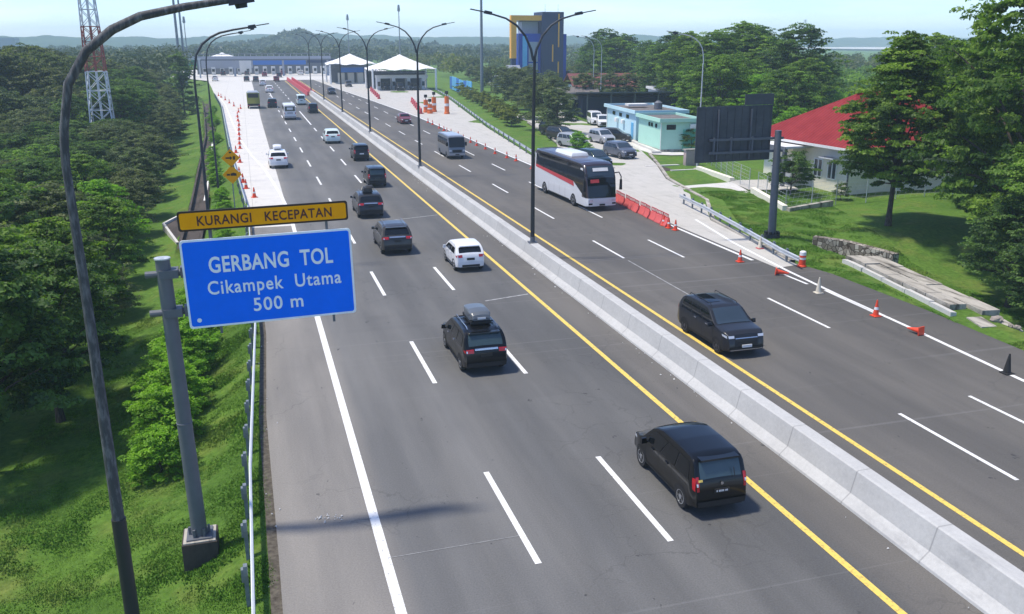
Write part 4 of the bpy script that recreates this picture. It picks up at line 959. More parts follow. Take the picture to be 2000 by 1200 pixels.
# dark vehicles under the near tent
for u, v, lb in ((757, 177, 'black van leftmost under the white tent canopy'), (783, 178, 'black van in the middle under the white tent canopy'), (812, 177, 'black car rightmost under the white tent canopy')):
    p = G(u, v); car('van' if u < 800 else 'mpv2', 'black', p.x, p.y, lb, away=False, lod=1, cat='van' if u < 800 else 'car', group='dark vehicles under the tent')
# ---------------------------------------------------------------- cones and plastic barriers
def make_cone(mat='cone_red', bands=True, h=.72, lab='', loc=(0, 0, 0), tip=None, group='traffic cones along the right edge line', base='cone_red'):
    t = thing('traffic_cone', lab, 'traffic cone', loc, 0, group)
    m = MB(); m.box(-.19, .19, -.19, .19, 0, .045); obj('base', m, base, t, bevel=.01)
    m = MB(); m.lathe([(.145, .045), (.03, h)], 14); obj('cone_body', m, mat, t, True)
    if bands:
        m = MB()
        for a, b in ((.38, .55),): m.lathe([(lerp(.145, .03, a) + .004, lerp(.045, h, a)), (lerp(.145, .03, b) + .004, lerp(.045, h, b))], 14, cap=False)
        obj('band', m, 'plate_white', t, True)
    if tip is not None: t.rotation_euler = tip
    return t
def P(u, v, z=.008): p = G(u, v, 0); return (p.x, p.y, z)
c0 = make_cone(lab='upright red cone standing where the concrete meets the asphalt', loc=P(1445, 512))
make_cone(lab='red cone lying on its side nearest the guardrail end', loc=(P(1514, 537)[0], P(1514, 537)[1], .20), tip=(R(96), 0, R(60)), bands=False)
make_cone('cone_cream', False, .82, 'pale faded cone where the white edge lines meet', P(1598, 573), base='cone_cream')
make_cone(h=.78, lab='tall orange cone on the edge line with a dark tip', loc=P(1710, 618))
k_ = make_cone(lab='dark red cone lying on its side with its base towards the camera', loc=(P(1802, 657)[0], P(1802, 657)[1] + .1, .20), tip=(R(-94), 0, R(12)), bands=False)
make_cone('rope_dark', False, .80, 'black cone at the right edge of the picture', P(1966, 730), base='rope_dark')
make_cone('cone_cream', False, .75, 'pale cone in front of the short guardrail', P(1484, 486), base='barrier_red')
t = thing('crash_drum', 'red and white marker drum at the end of the short guardrail', 'traffic drum', P(1566, 521))
m = MB(); m.lathe([(.26, 0), (.26, .06), (.2, .1), (.19, .42)], 14); obj('base', m, 'cone_red', t, True)
m = MB(); m.lathe([(.195, .42), (.18, .85), (.12, .9)], 14); obj('upper_body', m, 'plate_white', t, True)
m = MB(); m.lathe([(.198, .55), (.194, .66)], 14, cap=False); obj('band', m, 'cone_red', t)
far = [(836, 240), (845, 244), (858, 251), (867, 256), (873, 260), (881, 262), (895, 267), (905, 274), (919, 279), (931, 285), (948, 292), (967, 301), (990, 309), (1008, 315), (1039, 330)]
for i, (u, v) in enumerate(far):
    dup(c0, P(u, v), rnd.random() * 3, 'red cone in the long row along the far right edge line', 'cones in the row beside the concrete ramp')
for u, v in ((1306, 446), (1319, 450), (1296, 441)): dup(c0, P(u, v), .3, 'one of three red cones at the near end of the red plastic barriers', 'three cones ending the barrier row')
for u, v in ((497, 386), (481, 369), (475, 357), (468, 343), (469, 318), (461, 299), (469, 291), (468, 282), (468, 273)):
    dup(c0, P(u, v), rnd.random(), 'red cone in the line on the left concrete lane', 'cones along the left concrete lane', 1.15)
for u, v in ((467, 264), (467, 255), (467, 246), (465, 237), (464, 229), (466, 220), (470, 213), (457, 208), (448, 202), (440, 196), (432, 191), (427, 188)):
    o = dup(c0, P(u, v), rnd.random(), 'distant red cone where the left lane line bends', 'distant cones on the left concrete lane', 1.2)
# water filled barriers beside the coach
def water_barrier(mat, pmat, lab, group, loc=(0, 0, 0), rz=0, panel_=True):
    t = thing('water_barrier', lab, 'plastic barrier', loc, rz, group)
    m = MB(); m.xprism([(-.24, 0), (.24, 0), (.22, .12), (.10, .30), (.07, .58), (-.07, .58), (-.10, .30), (-.22, .12)], -.47, .47); obj('base', m, mat, t, bevel=.04)
    if panel_:
        m = MB(); m.box(-.46, .46, -.02, .02, .60, .65); m.box(-.46, .46, -.02, .02, .84, .89)
        for k in range(5): x = -.44 + k * .22; m.box(x - .02, x + .02, -.02, .02, .65, .84)
        obj('fence_panel', m, pmat, t)
    return t
a = Vector((27.92, 65.3)); b = Vector((27.3, 54.6)); n = 11
w0 = water_barrier('barrier_pink', 'barrier_red', 'farthest red plastic barrier, beside the front wheel of the coach', 'red plastic barriers beside the coach', (a.x, a.y, .008), math.atan2(b.y - a.y, b.x - a.x))
for k in range(1, n):
    p = a.lerp(b, k / (n - 1)); dup(w0, (p.x + rnd.uniform(-.05, .05), p.y, .008), math.atan2(b.y - a.y, b.x - a.x) + rnd.uniform(-.08, .08), 'red plastic barrier with a railed top in the row ahead of the coach')
w1 = None
gF = 'red barriers closing the median'
for row in range(2):
    for k in range(34):
        y = 218 + k * 2.6; x = 14.6 + row * 1.5 + (.0) - k * .012
        if w1 is None:
            m = MB(); m.xprism([(-.35, 0), (.35, 0), (.2, .3), (.14, .95), (-.14, .95), (-.2, .3)], -1.22, 1.22); me = m.mesh('plastic_barrier', 'barrier_red', bevel=.05)
            w1 = True
        link('plastic_barrier', me, None, (x, y, .008), math.pi / 2, 'red plastic barrier in the long double row beyond the concrete median', 'plastic barrier', gF)
for (u0, v0, u1, v1, n_, gp, lb) in ((805, 200, 822, 222, 7, 'pink barriers at the ramp mouth', 'faded pink plastic barrier at the mouth of the ramp'), (725, 178, 740, 193, 6, 'pink barriers before the near tent', 'faded pink plastic barrier on the island before the near tent')):
    p0, p1 = G(u0, v0), G(u1, v1)
    for k in range(n_):
        p = p0.lerp(p1, k / (n_ - 1)); link('plastic_barrier', me, None, (p.x, p.y, .01), math.atan2(p1.y - p0.y, p1.x - p0.x), lb, 'plastic barrier', gp)
# bollards / attenuators on the ramp
for i, (u, v, h) in enumerate(((832, 220, 2.2), (840, 222, 1.6), (848, 219, 2.6), (873, 223, 3.0))):
    p = G(u, v); t = thing('crash_cushion', ('orange crash cushion leftmost of the group on the ramp', 'short orange crash cushion in the group on the ramp', 'orange crash cushion with a black lamp on the ramp', 'tall orange post standing alone on the ramp')[i], 'crash cushion', (p.x, p.y, .008))
    m = MB(); m.lathe([(.5, 0), (.5, .3), (.42, .35), (.40, h)], 12); obj('drum', m, 'orange', t, True)
    m = MB(); m.lathe([(.46, h * .45), (.43, h * .6)], 12, cap=False); obj('band', m, 'plate_white', t)
    m = MB(); m.lathe([(.05, h), (.05, h + .4)], 8); m.lathe([(.3, h + .4), (.3, h + .9)], 10); obj('lamp', m, 'trim_black', t)
# twin diamond warning signs
t = thing('warning_sign', 'pair of orange diamond warning signs one above the other on a thin post', 'road sign', (-1.25, 66, gz(-1.25, 66)))
zb = -gz(-1.25, 66)
m = MB(); m.tube([(0, 0, 0), (0, 0, 5.1 + zb)], .04, 8); obj('post', m, 'galv_post', t)
for z, s_ in ((4.33, .64), (3.15, .66)):
    m = MB(); m.yprism([(0, s_), (s_, 0), (0, -s_), (-s_, 0)], -.07, -.05); d = obj('diamond_plate', m, 'sign_yellow', t, loc=(.02, 0, z + zb))
    m = MB(); m.yprism([(0, s_ * .92), (s_ * .92, 0), (0, -s_ * .92), (-s_ * .92, 0)], -.055, -.05)
    m = MB()
    if z > 4:
        m.yprism([(-.34, -.05), (-.05, -.05), (-.05, -.14), (.12, 0), (-.05, .14), (-.05, .05), (-.34, .05)], -.085, -.071); m.yprism([(.16, -.12), (.3, -.12), (.3, .12), (.16, .12)], -.085, -.071)
        m.yprism([(-.08, .34), (.08, .34), (.08, .44), (-.08, .44)], -.085, -.071)
    else: m.yprism([(-.36, -.06), (-.14, -.06), (-.14, .06), (-.36, .06)], -.085, -.071); m.yprism([(-.1, -.08), (.3, -.08), (.3, .08), (.1, .14), (-.1, .08)], -.085, -.071)
    obj('symbol', m, 'sign_black', d)
# ---------------------------------------------------------------- billboard seen from behind
t = thing('billboard', 'dark billboard seen from behind on a single grey column', 'billboard', (32.5, 49.5, 0))
m = MB(); m.tube([(0, 0, -.1), (-.1, 0, 3.4), (-.18, 0, 6.85)], [.27, .24, .21], 16); m.lathe([(.27, 3.38), (.27, 3.46)], 16, (-.1, 0, 0)); obj('post', m, 'steel_grey', t, True)
m = MB(); m.lathe([(.55, -.1), (.5, .18)], 12)
for k in range(8): a_ = k * .785; m.box(math.cos(a_) * .42 - .07, math.cos(a_) * .42 + .07, math.sin(a_) * .42 - .07, math.sin(a_) * .42 + .07, .15, .34)
obj('base_plate', m, 'dark_steel', t)
pn = obj('panel', MB().box(-2.65, 2.65, -.03, .03, -1.72, 1.72), 'billboard_back', t, loc=(-3.1, .42, 6.68)); pn.rotation_euler = (0, R(-.6), 0)
m = MB()
for k in range(11): x = -2.55 + k * .51; m.box(x - .02, x + .02, -.065, -.031, -1.7, 1.7)
for k in range(6): z = -1.6 + k * .64; m.box(-2.62, 2.62, -.078, -.066, z - .015, z + .015)
obj('stiffener', m, 'billboard_back', pn)
up = obj('upper_panel', MB().box(-1.02, 1.02, -.03, .03, -.33, .33), 'billboard_back', t, loc=(-1.45, .42, 8.78)); up.rotation_euler = (0, R(-.6), 0)
for z in (6.35, 5.55): obj('arm', MB().box(-4.9, .35, .12, .30, z - .07, z + .07), 'steel_grey', t)
m = MB()
for x in (-4.6, -3.4, -1.9): m.box(x - .05, x + .05, .10, .20, 5.45, 6.5)
for x in (-4.3, -2.0): m.box(x - .035, x + .035, .22, .38, 5.1, 8.2)
obj('strut', m, 'steel_grey', t)
# ---------------------------------------------------------------- house on the right
def wall_box(m, x0, x1, y0, y1, z0, z1): return m.box(x0, x1, y0, y1, z0, z1)
hx, hy = 47.9, 62.6
t = thing('house', 'cream house with a red hipped roof behind the dark billboard', 'house', (hx, hy, 0), R(4))
obj('wall', MB().box(0, 15, 0, 11.5, -.6, 3.9), 'cream_wall', t)
obj('projecting_wall', MB().box(-1.4, -.001, 5.6, 8.5, -.4, 3.3), 'cream_wall', t)
obj('corner_pipe', MB().box(-.06, .04, -.06, .04, -.3, 3.8), 'steel_grey', t)
m = MB(); e = 1.1; zt = 3.85; rz_ = 7.75
bx = [(-e, -e, zt), (15 + e, -e, zt), (15 + e, 11.5 + e, zt), (-e, 11.5 + e, zt), (5.0, 5.75, rz_), (10.5, 5.75, rz_)]
bx2 = [(x, y, z - .16) for x, y, z in bx[:4]]
m.add(bx + bx2, [(0, 1, 5, 4), (1, 2, 5), (2, 3, 4, 5), (3, 0, 4), (0, 6, 7, 1), (1, 7, 8, 2), (2, 8, 9, 3), (3, 9, 6, 0), (6, 9, 8, 7)]); obj('roof', m, 'red_roof', t)
obj('roof_ridge', MB().tube([(5, 5.75, rz_ + .03), (10.5, 5.75, rz_ + .03)], .12, 8), 'red_roof', t)
obj('fascia', MB().box(-e - .03, 15 + e + .03, -e - .03, -e - .001, zt - .22, zt - .0), 'white_wall', t); obj('fascia', MB().box(-e - .031, -e - .001, -e, 11.5 + e, zt - .22, zt - .0), 'white_wall', t)
for y0 in (1.4, 3.2):
    f = obj('window', MB().box(-.06, -.001, y0, y0 + 1.15, .9, 2.5), 'white_paint', t)
    for k in range(2): obj('pane', MB().box(-.075, -.061, y0 + .1 + k * .53, y0 + .53 + k * .53 - .06, 1.0, 2.4), 'glass_blue', f)
obj('window_awning', MB().box(-.8, -.001, 1.1, 2.9, 2.7, 2.8), 'white_wall', t)
obj('porch_roof', MB().box(-3.0, -.002, 4.6, 8.9, 3.32, 3.5), 'white_wall', t); obj('porch_fascia', MB().box(-3.05, -3.001, 4.55, 8.95, 3.05, 3.5), 'steel_grey', t)
for y0 in (4.8,): obj('porch_column', MB().box(-2.9, -2.6, y0, y0 + .3, -.4, 3.3), 'steel_grey', t)
d_ = obj('door', MB().box(-1.46, -1.401, 6.5, 7.5, 0, 2.3), 'dark_steel', t)
for y0 in (.3, 10): obj('window', MB().box(-1.45, -1.401, 5.8, 6.3, 1.0, 2.2), 'glass_blue', t) if y0 < 1 else None
# low walls
def wall(pts, h, w_, mat, lab, z0=-.8):
    for i, (p, q) in enumerate(zip(pts, pts[1:])):
        pass
    o = Vector((pts[0][0], pts[0][1])); t = MB()
    for p, q in zip(pts, pts[1:]):
        d = Vector(q) - Vector(p); nrm = Vector((-d.y, d.x)).normalized() * w_ / 2
        t.prism([(p[0] + nrm.x, p[1] + nrm.y), (p[0] - nrm.x, p[1] - nrm.y), (q[0] - nrm.x, q[1] - nrm.y), (q[0] + nrm.x, q[1] + nrm.y)], z0, h)
    return obj('retaining_wall', t, mat, label=lab, cat='wall')
wall([(42.8, 79.0), (42.1, 71.2)], .35, .45, 'cream_wall', 'low cream retaining wall on the far side of the driveway')
wall([(40.6, 65.2), (38.3, 56.9)], .45, .4, 'cream_wall', 'low cream retaining wall along the verge beside the billboard column', -1)
wall([(38.45, 56.75), (43.6, 58.6)], .30, .35, 'old_concrete', 'grey return wall running back towards the house lawn', -1)
def fence(pts, lab, h=1.8, step=2.4):
    t = thing('wire_fence', lab, 'fence', (pts[0][0], pts[0][1], 0))
    o = Vector(pts[0]); m2 = MB(); pm = MB().lathe([(.035, -.3), (.035, h)], 6).mesh('post', 'galvanised')
    for p, q in zip(pts, pts[1:]):
        d = Vector(q) - Vector(p); n = max(1, int(d.length / step))
        for k in range(n + 1):
            r = Vector(p) + d * (k / n) - o; link('post', pm, t, (r.x, r.y, 0))
        a_, b_ = Vector(p) - o, Vector(q) - o
        for z in [h * j / 6 for j in range(1, 7)]: m2.tube([(a_.x, a_.y, z), (b_.x, b_.y, z)], .008, 4, False)
        for k in range(int(d.length / .6)):
            r = a_.lerp(b_, k * .6 / d.length); r2 = a_.lerp(b_, min(1, (k * .6 + .6) / d.length)); m2.tube([(r.x, r.y, .1), (r2.x, r2.y, h)], .005, 3, False)
    obj('wire_mesh', m2, 'galvanised', t)
fence([(46.5, 84), (42.3, 71.6), (41.2, 66.8)], 'thin wire fence along the forecourt of the red roofed house')
fence([(40.8, 64.8), (38.6, 57.3), (44.5, 59.3), (56, 59.5)], 'thin wire fence round the lawn in front of the house')
# culvert and stone head wall on the right
wl = [(34.9, 48.3), (36.0, 46.6), (36.6, 42.6)]
m = MB()
for p, q in zip(wl, wl[1:]):
    d = Vector(q) - Vector(p); nrm = Vector((-d.y, d.x)).normalized() * .25
    m.prism([(p[0] + nrm.x, p[1] + nrm.y), (p[0] - nrm.x, p[1] - nrm.y), (q[0] - nrm.x, q[1] - nrm.y), (q[0] + nrm.x, q[1] + nrm.y)], -2.2, .12)
obj('stone_wall', m, 'rubble_stone', label='rubble stone retaining wall at the end of the drainage channel', cat='wall')
t = thing('drainage_channel', 'cracked pale concrete drainage channel slabs under the dark trees', 'drainage channel', (33.5, 41, 0))
def slab(x0, x1, dz, y0, y1, mat='old_concrete'):
    if y1 - y0 > 5:
        cuts = [y0] + sorted(y0 + (y1 - y0) * (i + rnd.uniform(-.2, .2)) / 5 for i in range(1, 5)) + [y1]
        for a_, b_ in zip(cuts, cuts[1:]): slab(x0 + rnd.uniform(-.03, .03), x1 + rnd.uniform(-.04, .03), dz + rnd.uniform(-.05, .03), a_ + .03, b_ - .03, mat)
        return
    m = MB(); n = 5; rows = []
    for k in range(n):
        f = k / (n - 1); y = lerp(y0, y1, f); cx = interp(y, [(28, -2.9), (31.5, -1.75), (41.6, 0)])
        rows.append([(cx + x0, y - 41, -.9), (cx + x0, y - 41, dz), (cx + x1, y - 41, dz - .05), (cx + x1, y - 41, -.9)])
    m.grid(rows); m.add(rows[0], [(0, 1, 2, 3)]); m.add(rows[-1], [(0, 1, 2, 3)])
    obj('slab', m, mat, t)
slab(-.95, -.6, .16, 31.8, 42.2, 'pavement_concrete'); slab(-.45, .55, .24, 32.6, 42.6); slab(.68, 1.75, .14, 31.6, 42.6); slab(-.35, .5, .0, 30.0, 31.4); slab(.8, 1.6, -.1, 29.4, 31.0)
for k in range(16):
    x, y = 32.2 + rnd.uniform(-.2, 2.6), rnd.uniform(26.5, 31.0); s_ = rnd.uniform(.12, .3); m = MB()
    m.lathe([(s_ * .6, -.1), (s_, s_ * .2), (s_ * .75, s_ * .7), (s_ * .2, s_ * .9)], 7, cap=True); m.v = [(a + rnd.uniform(-.04, .04), b + rnd.uniform(-.04, .04), c) for a, b, c in m.v]
    obj('boulder', m, 'rock', loc=(x, y, gz(x, y) + .02), label='loose grey boulder beside the broken end of the channel', cat='boulder', group='boulders below the drainage channel')
t = thing('culvert', 'small concrete culvert crossing the grass beside the kerb', 'culvert', (39, 78, 0))
m = MB(); m.box(-.2, 3.6, 4.6, 5.0, -.6, .05); m.box(1.0, 3.8, 1.2, 1.5, -.6, .02); obj('side_wall', m, 'pavement_concrete', t)
m = MB(); m.box(.2, 1.6, 1.5, 4.6, -.5, -.04); obj('opening', m, 'ditch_bed', t)
# old concrete post and rubble by the mint building
t = thing('gate_pillar', 'weathered pillar with peeling paint beside the slim lamp pole', 'pillar', (G(1350, 322).x, G(1350, 322).y, 0))
obj('shaft', MB().box(-.8, .8, -.3, .3, -.2, 1.5), 'pink_cloth', t, bevel=.05); obj('cap', MB().box(-.9, .9, -.35, .35, 1.501, 1.62), 'old_concrete', t)
# ---------------------------------------------------------------- rest area buildings
def flat_block(nm, lab, x, y, w_, d, h, mat, trim, roof, rz=0, cat='building'):
    t = thing(nm, lab, cat, (x, y, 0), rz)
    obj('wall', MB().box(0, w_, 0, d, -.2, h), mat, t)
    m = MB(); a = .35; z0, z1 = h + .0, h + .42
    for q in ((-a, w_ + a, -a, -a + .15), (-a, w_ + a, d + a - .15, d + a), (-a, -a + .15, -a + .151, d + a - .151), (w_ + a - .15, w_ + a, -a + .151, d + a - .151)): m.box(*q, z0, z1)
    obj('parapet', m, trim, t); obj('roof', MB().box(-a + .151, w_ + a - .151, -a + .151, d + a - .151, h + .002, h + .16), roof, t)
    return t
a0 = G(1290, 297)
t = flat_block('service_building', 'mint green flat roofed building with a dark green door', a0.x, a0.y, 4.6, 8.2, 3.35, 'mint_wall', 'mint_wall', 'roof_grey', R(-6))
obj('door', MB().box(2.6, 4.5, -.05, -.001, 0, 2.5), 'mint_dark', t); w_ = obj('window', MB().box(.6, 1.7, -.05, -.001, 2.5, 3.05), 'glass_dark', t)
for y0 in (1.5, 3.0, 3.9): obj('window', MB().box(-.05, -.001, y0, y0 + .6, 2.6, 3.05), 'glass_dark', t)
obj('air_conditioner', MB().box(3.4, 4.2, -.36, -.051, 2.62, 3.1), 'white_paint', t, bevel=.02)
for x in (-.09, 4.61): obj('downpipe', MB().lathe([(.05, -.1), (.05, 3.3)], 8, (x, -.09, 0)), 'white_paint', t)
obj('plinth', MB().box(-.05, 4.65, -.045, 8.25, -.2, .25), 'old_concrete', t)
b0 = G(1241, 278)
t = flat_block('service_building', 'pale blue flat roofed building behind the mint green one', b0.x, b0.y, 6.5, 13, 3.5, 'sky_wall', 'sky_wall', 'roof_grey', R(-6))
for y0 in (3.0, 6.0, 9.0): obj('window', MB().box(-.05, -.001, y0, y0 + 1.1, 2.7, 3.15), 'glass_dark', t)
obj('door', MB().box(-.05, -.001, 1.0, 1.9, 0, 2.3), 'cyan_panel', t); obj('roof_hatch', MB().box(1.5, 4.2, 8, 9.6, 3.9, 4.15), 'white_wall', t)
for y0 in (4.6, 7.4): obj('air_conditioner', MB().box(-.36, -.051, y0, y0 + .8, 1.9, 2.4), 'white_paint', t, bevel=.02)
obj('downpipe', MB().lathe([(.05, -.1), (.05, 3.4)], 8, (-.09, 12.6, 0)), 'white_paint', t); obj('plinth', MB().box(-.045, 6.55, -.045, 13.05, -.2, .25), 'old_concrete', t)
obj('roof_tank', MB().lathe([(.55, 3.661), (.55, 4.5), (.2, 4.75)], 14, (4.6, 5, 0)), 'steel_grey', t, True)
p = G(1292, 225)
t = flat_block('guard_house', 'grey white block with a flat white roof behind the pale blue building', p.x - 1, p.y, 7.5, 6, 4.2, 'white_wall', 'white_wall', 'white_wall', R(-10))
obj('window', MB().box(.6, 1.8, -.05, -.001, 1.6, 3.0), 'glass_dark', t)
p = G(1145, 232)
t = thing('canopy_building', 'long low building with a dark sloping metal canopy', 'building', (p.x, p.y, 0), R(-8))
obj('wall', MB().box(0, 20, 3, 10, -.2, 3.3), 'navy_panel', t); m = MB(); m.xprism([(-1, 4.3), (11, 3.4), (11, 3.25), (-1, 4.1)], -2, 22); obj('roof', m, 'steel_grey', t)
for k in range(6): obj('post', MB().box(k * 4 - .1, k * 4 + .1, -.6, -.4, -.2, 4.1), 'steel_grey', t)
p = G(1108, 226)
t = thing('kiosk', 'small white building half hidden by trees at the rest area entrance', 'building', (p.x, p.y, 0), R(-12))
obj('wall', MB().box(-1, 5, 0, 6, -.2, 3.4), 'white_wall', t); obj('window', MB().box(.5, 2.0, -.05, -.001, .9, 2.6), 'glass_dark', t); m = MB(); m.xprism([(-.8, 3.5), (3, 4.6), (6.8, 3.5), (6.8, 3.3), (3, 4.3), (-.8, 3.3)], -1.6, 5.6); obj('roof', m, 'roof_grey', t)
p = G(1160, 205)
t = thing('tiled_roof_house', 'long low house with an old red tiled roof among the grey green trees', 'house', (p.x, p.y + 10, 0), R(-8))
obj('wall', MB().box(0, 18, 0, 10, -.2, 3.2), 'white_wall', t); m = MB(); m.xprism([(-1, 3.0), (5, 5.6), (11, 3.0), (11, 2.8), (5, 5.4), (-1, 2.8)], -1, 19); obj('roof', m, 'tile_roof', t)
# ---------------------------------------------------------------- blue tower complex
tx, ty = 84.6, 254
t = thing('office_tower', 'dark navy office tower with a yellow portal frame and blue flank', 'tower', (tx, ty, -1))
obj('main_block', MB().box(0, 6.6, 0, 8, 0, 21.3), 'navy_panel', t)
obj('rear_block', MB().box(6.601, 7.9, 1.0, 8, 0, 15.2), 'blue_panel', t)
obj('side_block', MB().box(-6.6, -.001, 1.2, 8, 0, 15.3), 'blue_panel', t)
obj('glass_strip', MB().box(-5.6, -4.2, 1.0, 1.199, .5, 14.6), 'cyan_panel', t); 
for z0, z1 in ((1.0, 7.0), (7.4, 13.0)): obj('grey_panel', MB().box(-3.7, -.9, 1.05, 1.199, z0, z1), 'grey_panel', t)
obj('penthouse', MB().box(-5.2, -.3, 3, 7, 15.301, 18.6), 'grey_panel', t); obj('penthouse_roof', MB().box(-6.2, -.2, 2.4, 7.5, 18.601, 18.95), 'steel_grey', t)
m = MB(); m.box(-9.2, -7.6, .5, 2.2, 8.4, 20.3); m.box(-7.599, -.001, .5, 2.2, 18.9, 20.3); obj('portal_frame', m, 'yellow_frame', t)
obj('portal_leg', MB().box(-9.0, -7.7, .6, 2.1, 0, 8.399), 'navy_panel', t)
for x, z0, z1 in ((4.9, 11.5, 20.8), (3.1, 7.4, 12.2), (4.9, 2.5, 7.4), (3.1, .5, 2.8)): obj('yellow_strip', MB().box(x, x + .4, -.06, -.001, z0, z1), 'yellow_frame', t)
for x in (1.5, 5.5): obj('antenna', MB().lathe([(.05, 21.3), (.03, 23.5)], 6, (x, 2, 0)), 'steel_grey', t)
t = thing('low_annex', 'low white and blue annex at the foot of the yellow portal', 'building', (tx - 16, ty - 4, -1))
obj('wall', MB().box(0, 9, 0, 5, 0, 3.2), 'white_wall', t); obj('roof', MB().box(-.5, 9.5, -.5, 5.5, 3.201, 3.6), 'grey_panel', t); m = MB(); m.xprism([(0, 3.6), (1, 3.6), (4, 6.5), (3.4, 6.5)], 5, 9); obj('stair', m, 'grey_panel', t)
t = thing('shed', 'dark corrugated shed beside the navy tower', 'building', (tx + 8.5, ty - 3, -1)); obj('wall', MB().box(0, 7, 0, 6, 0, 4.6), 'dark_steel', t); obj('roof', MB().box(-.3, 7.3, -.3, 6.3, 4.601, 4.8), 'roof_grey', t)
# ---------------------------------------------------------------- tent canopies
def tent(x, y, w_, d, ze, zp, lab):
    t = thing('tent_canopy', lab, 'canopy', (x, y, 0)); m = MB(); n = 14; rows = []
    for i in range(n + 1):
        row = []
        for j in range(n + 1):
            a_, b_ = i / n * 2 - 1, j / n * 2 - 1; r_ = max(abs(a_), abs(b_)); h = ze + (zp - ze) * (1 - r_) ** 1.25 + (-.35 * (1 - min(abs(a_), abs(b_)) ** 2) if r_ > .99 else 0) + .18 * math.cos(a_ * 9.4) * (r_ > .99)
            row.append((w_ / 2 * (a_ + 1), d / 2 * (b_ + 1), h))
        rows.append(row)
    m.grid(rows); obj('roof', m, 'tent', t, True, ang=40)
    for px in (.3, w_ - .3):
        for py in (.3, d - .3): obj('post', MB().lathe([(.28, 0), (.24, ze)], 8, (px, py, 0)), 'white_paint', t)
    m = MB()
    for py in (.4, d - .4): 
        for k in range(10): m.tube([(.3 + k * (w_ - .6) / 10, py, ze - .15), (.3 + (k + .5) * (w_ - .6) / 10, py, ze - 1.1), (.3 + (k + 1) * (w_ - .6) / 10, py, ze - .15)], .06, 5)
        m.tube([(.3, py, ze - 1.1), (w_ - .3, py, ze - 1.1)], .07, 5)
    obj('truss', m, 'steel_grey', t)
    return t
tent(31.7, 232, 17, 14, 5.5, 8.9, 'white peaked tent canopy on posts, nearer of two beside the ramp')
tent(24.8, 272, 14, 14, 5.9, 8.6, 'white peaked tent canopy, farther one with a blue fascia below')
t = thing('toll_booth', 'row of white arched toll booths under the nearer tent', 'toll booth', (33.5, 236, 0))
m = MB(); m.box(0, 13.5, 0, 3, 2.9, 3.7); obj('roof', m, 'white_wall', t)
for k in range(4): obj('cabin', MB().box(k * 3.9 + .1, k * 3.9 + 1.0, 0, 3, 0, 2.9), 'white_wall', t); obj('cabin_window', MB().box(k * 3.9 + .2, k * 3.9 + .9, -.04, -.001, 1.0, 2.1), 'glass_dark', t)
obj('back_screen', MB().box(-1, 14.5, 9, 9.3, 0, 4.4), 'dark_steel', t)
t = thing('toll_booth', 'white booths with a blue fascia board under the farther tent', 'toll booth', (27.5, 277, 0))
obj('blue_fascia', MB().box(1, 8, 0, .3, 3.2, 4.8), 'blue_sheet', t)
for k in range(3): obj('cabin', MB().box(.5 + k * 2.8, 2.3 + k * 2.8, .4, 3, 0, 3.0), 'cone_cream', t)
obj('back_screen', MB().box(-1.5, 10, 6, 6.3, 0, 5.2), 'steel_grey', t)
# ---------------------------------------------------------------- footbridge and toll plaza
t = thing('footbridge', 'long grey footbridge spanning the toll plaza', 'bridge', (-18.5, 342, 0))
obj('deck', MB().box(0, 50.5, 0, 2.4, 5.5, 6.0), 'steel_grey', t); m = MB(); m.box(0, 50.5, -.1, -.001, 6.001, 7.0); obj('railing', m, 'grey_panel', t)
obj('roof', MB().box(-.5, 51, -.4, 2.8, 7.6, 7.85), 'steel_grey', t)
m = MB()
for k in range(26): m.box(k * 2 + .1, k * 2 + .2, -.08, .02, 6, 7.6)
obj('roof_post', m, 'white_paint', t)
for x in (0, 16, 33, 49): obj('pier', MB().box(x, x + .7, .8, 1.6, 0, 5.5), 'grey_panel', t)
t = thing('toll_plaza_canopy', 'wide toll plaza with a blue fascia over white booths', 'toll plaza', (-14, 358, 0))
obj('blue_fascia', MB().box(18.5, 38, 0, .6, 3.6, 6.0), 'blue_sheet', t); obj('white_block', MB().box(0, 18.4, 0, 1, 2.4, 5.4), 'grey_panel', t); obj('white_block', MB().box(13.5, 17.8, -.3, -.001, .8, 5.2), 'white_wall', t)
obj('back_screen', MB().box(-2, 58, 8, 8.4, 0, 4.9), 'steel_grey', t)
cm = MB().box(-.7, .7, 0, 3, 0, 2.9).mesh('booth', 'white_wall', bevel=.03); 
for k in range(15): link('booth', cm, t, (1 + k * 3.1, -.6 if k % 2 else .2, 0))
cw = MB().box(-.5, .5, -.05, -.01, 1.2, 2.2).mesh('booth_window', 'glass_dark')
for k in range(15): link('booth_window', cw, t, (1 + k * 3.1, -.6 if k % 2 else .2, 0))
obj('fascia', MB().box(38.5, 56, 0, .5, 4.2, 5.6), 'navy_panel', t)
tent(-11.5, 366, 10, 8, 6.4, 8.0, 'small white double peaked canopy far left above the footbridge')
t = thing('overhead_sign', 'green overhead direction signs at the left end of the footbridge', 'road sign', (-21, 330, 0))
for x in (0, 3.6): obj('sign_plate', MB().box(x, x + 3.0, 0, .15, 3.9, 6.1), 'green_sign', t)
obj('beam', MB().box(-1, 8, .16, .5, 6.1, 6.6), 'galvanised', t); obj('post', MB().box(7.2, 7.7, .16, .6, 0, 6.1), 'galvanised', t)
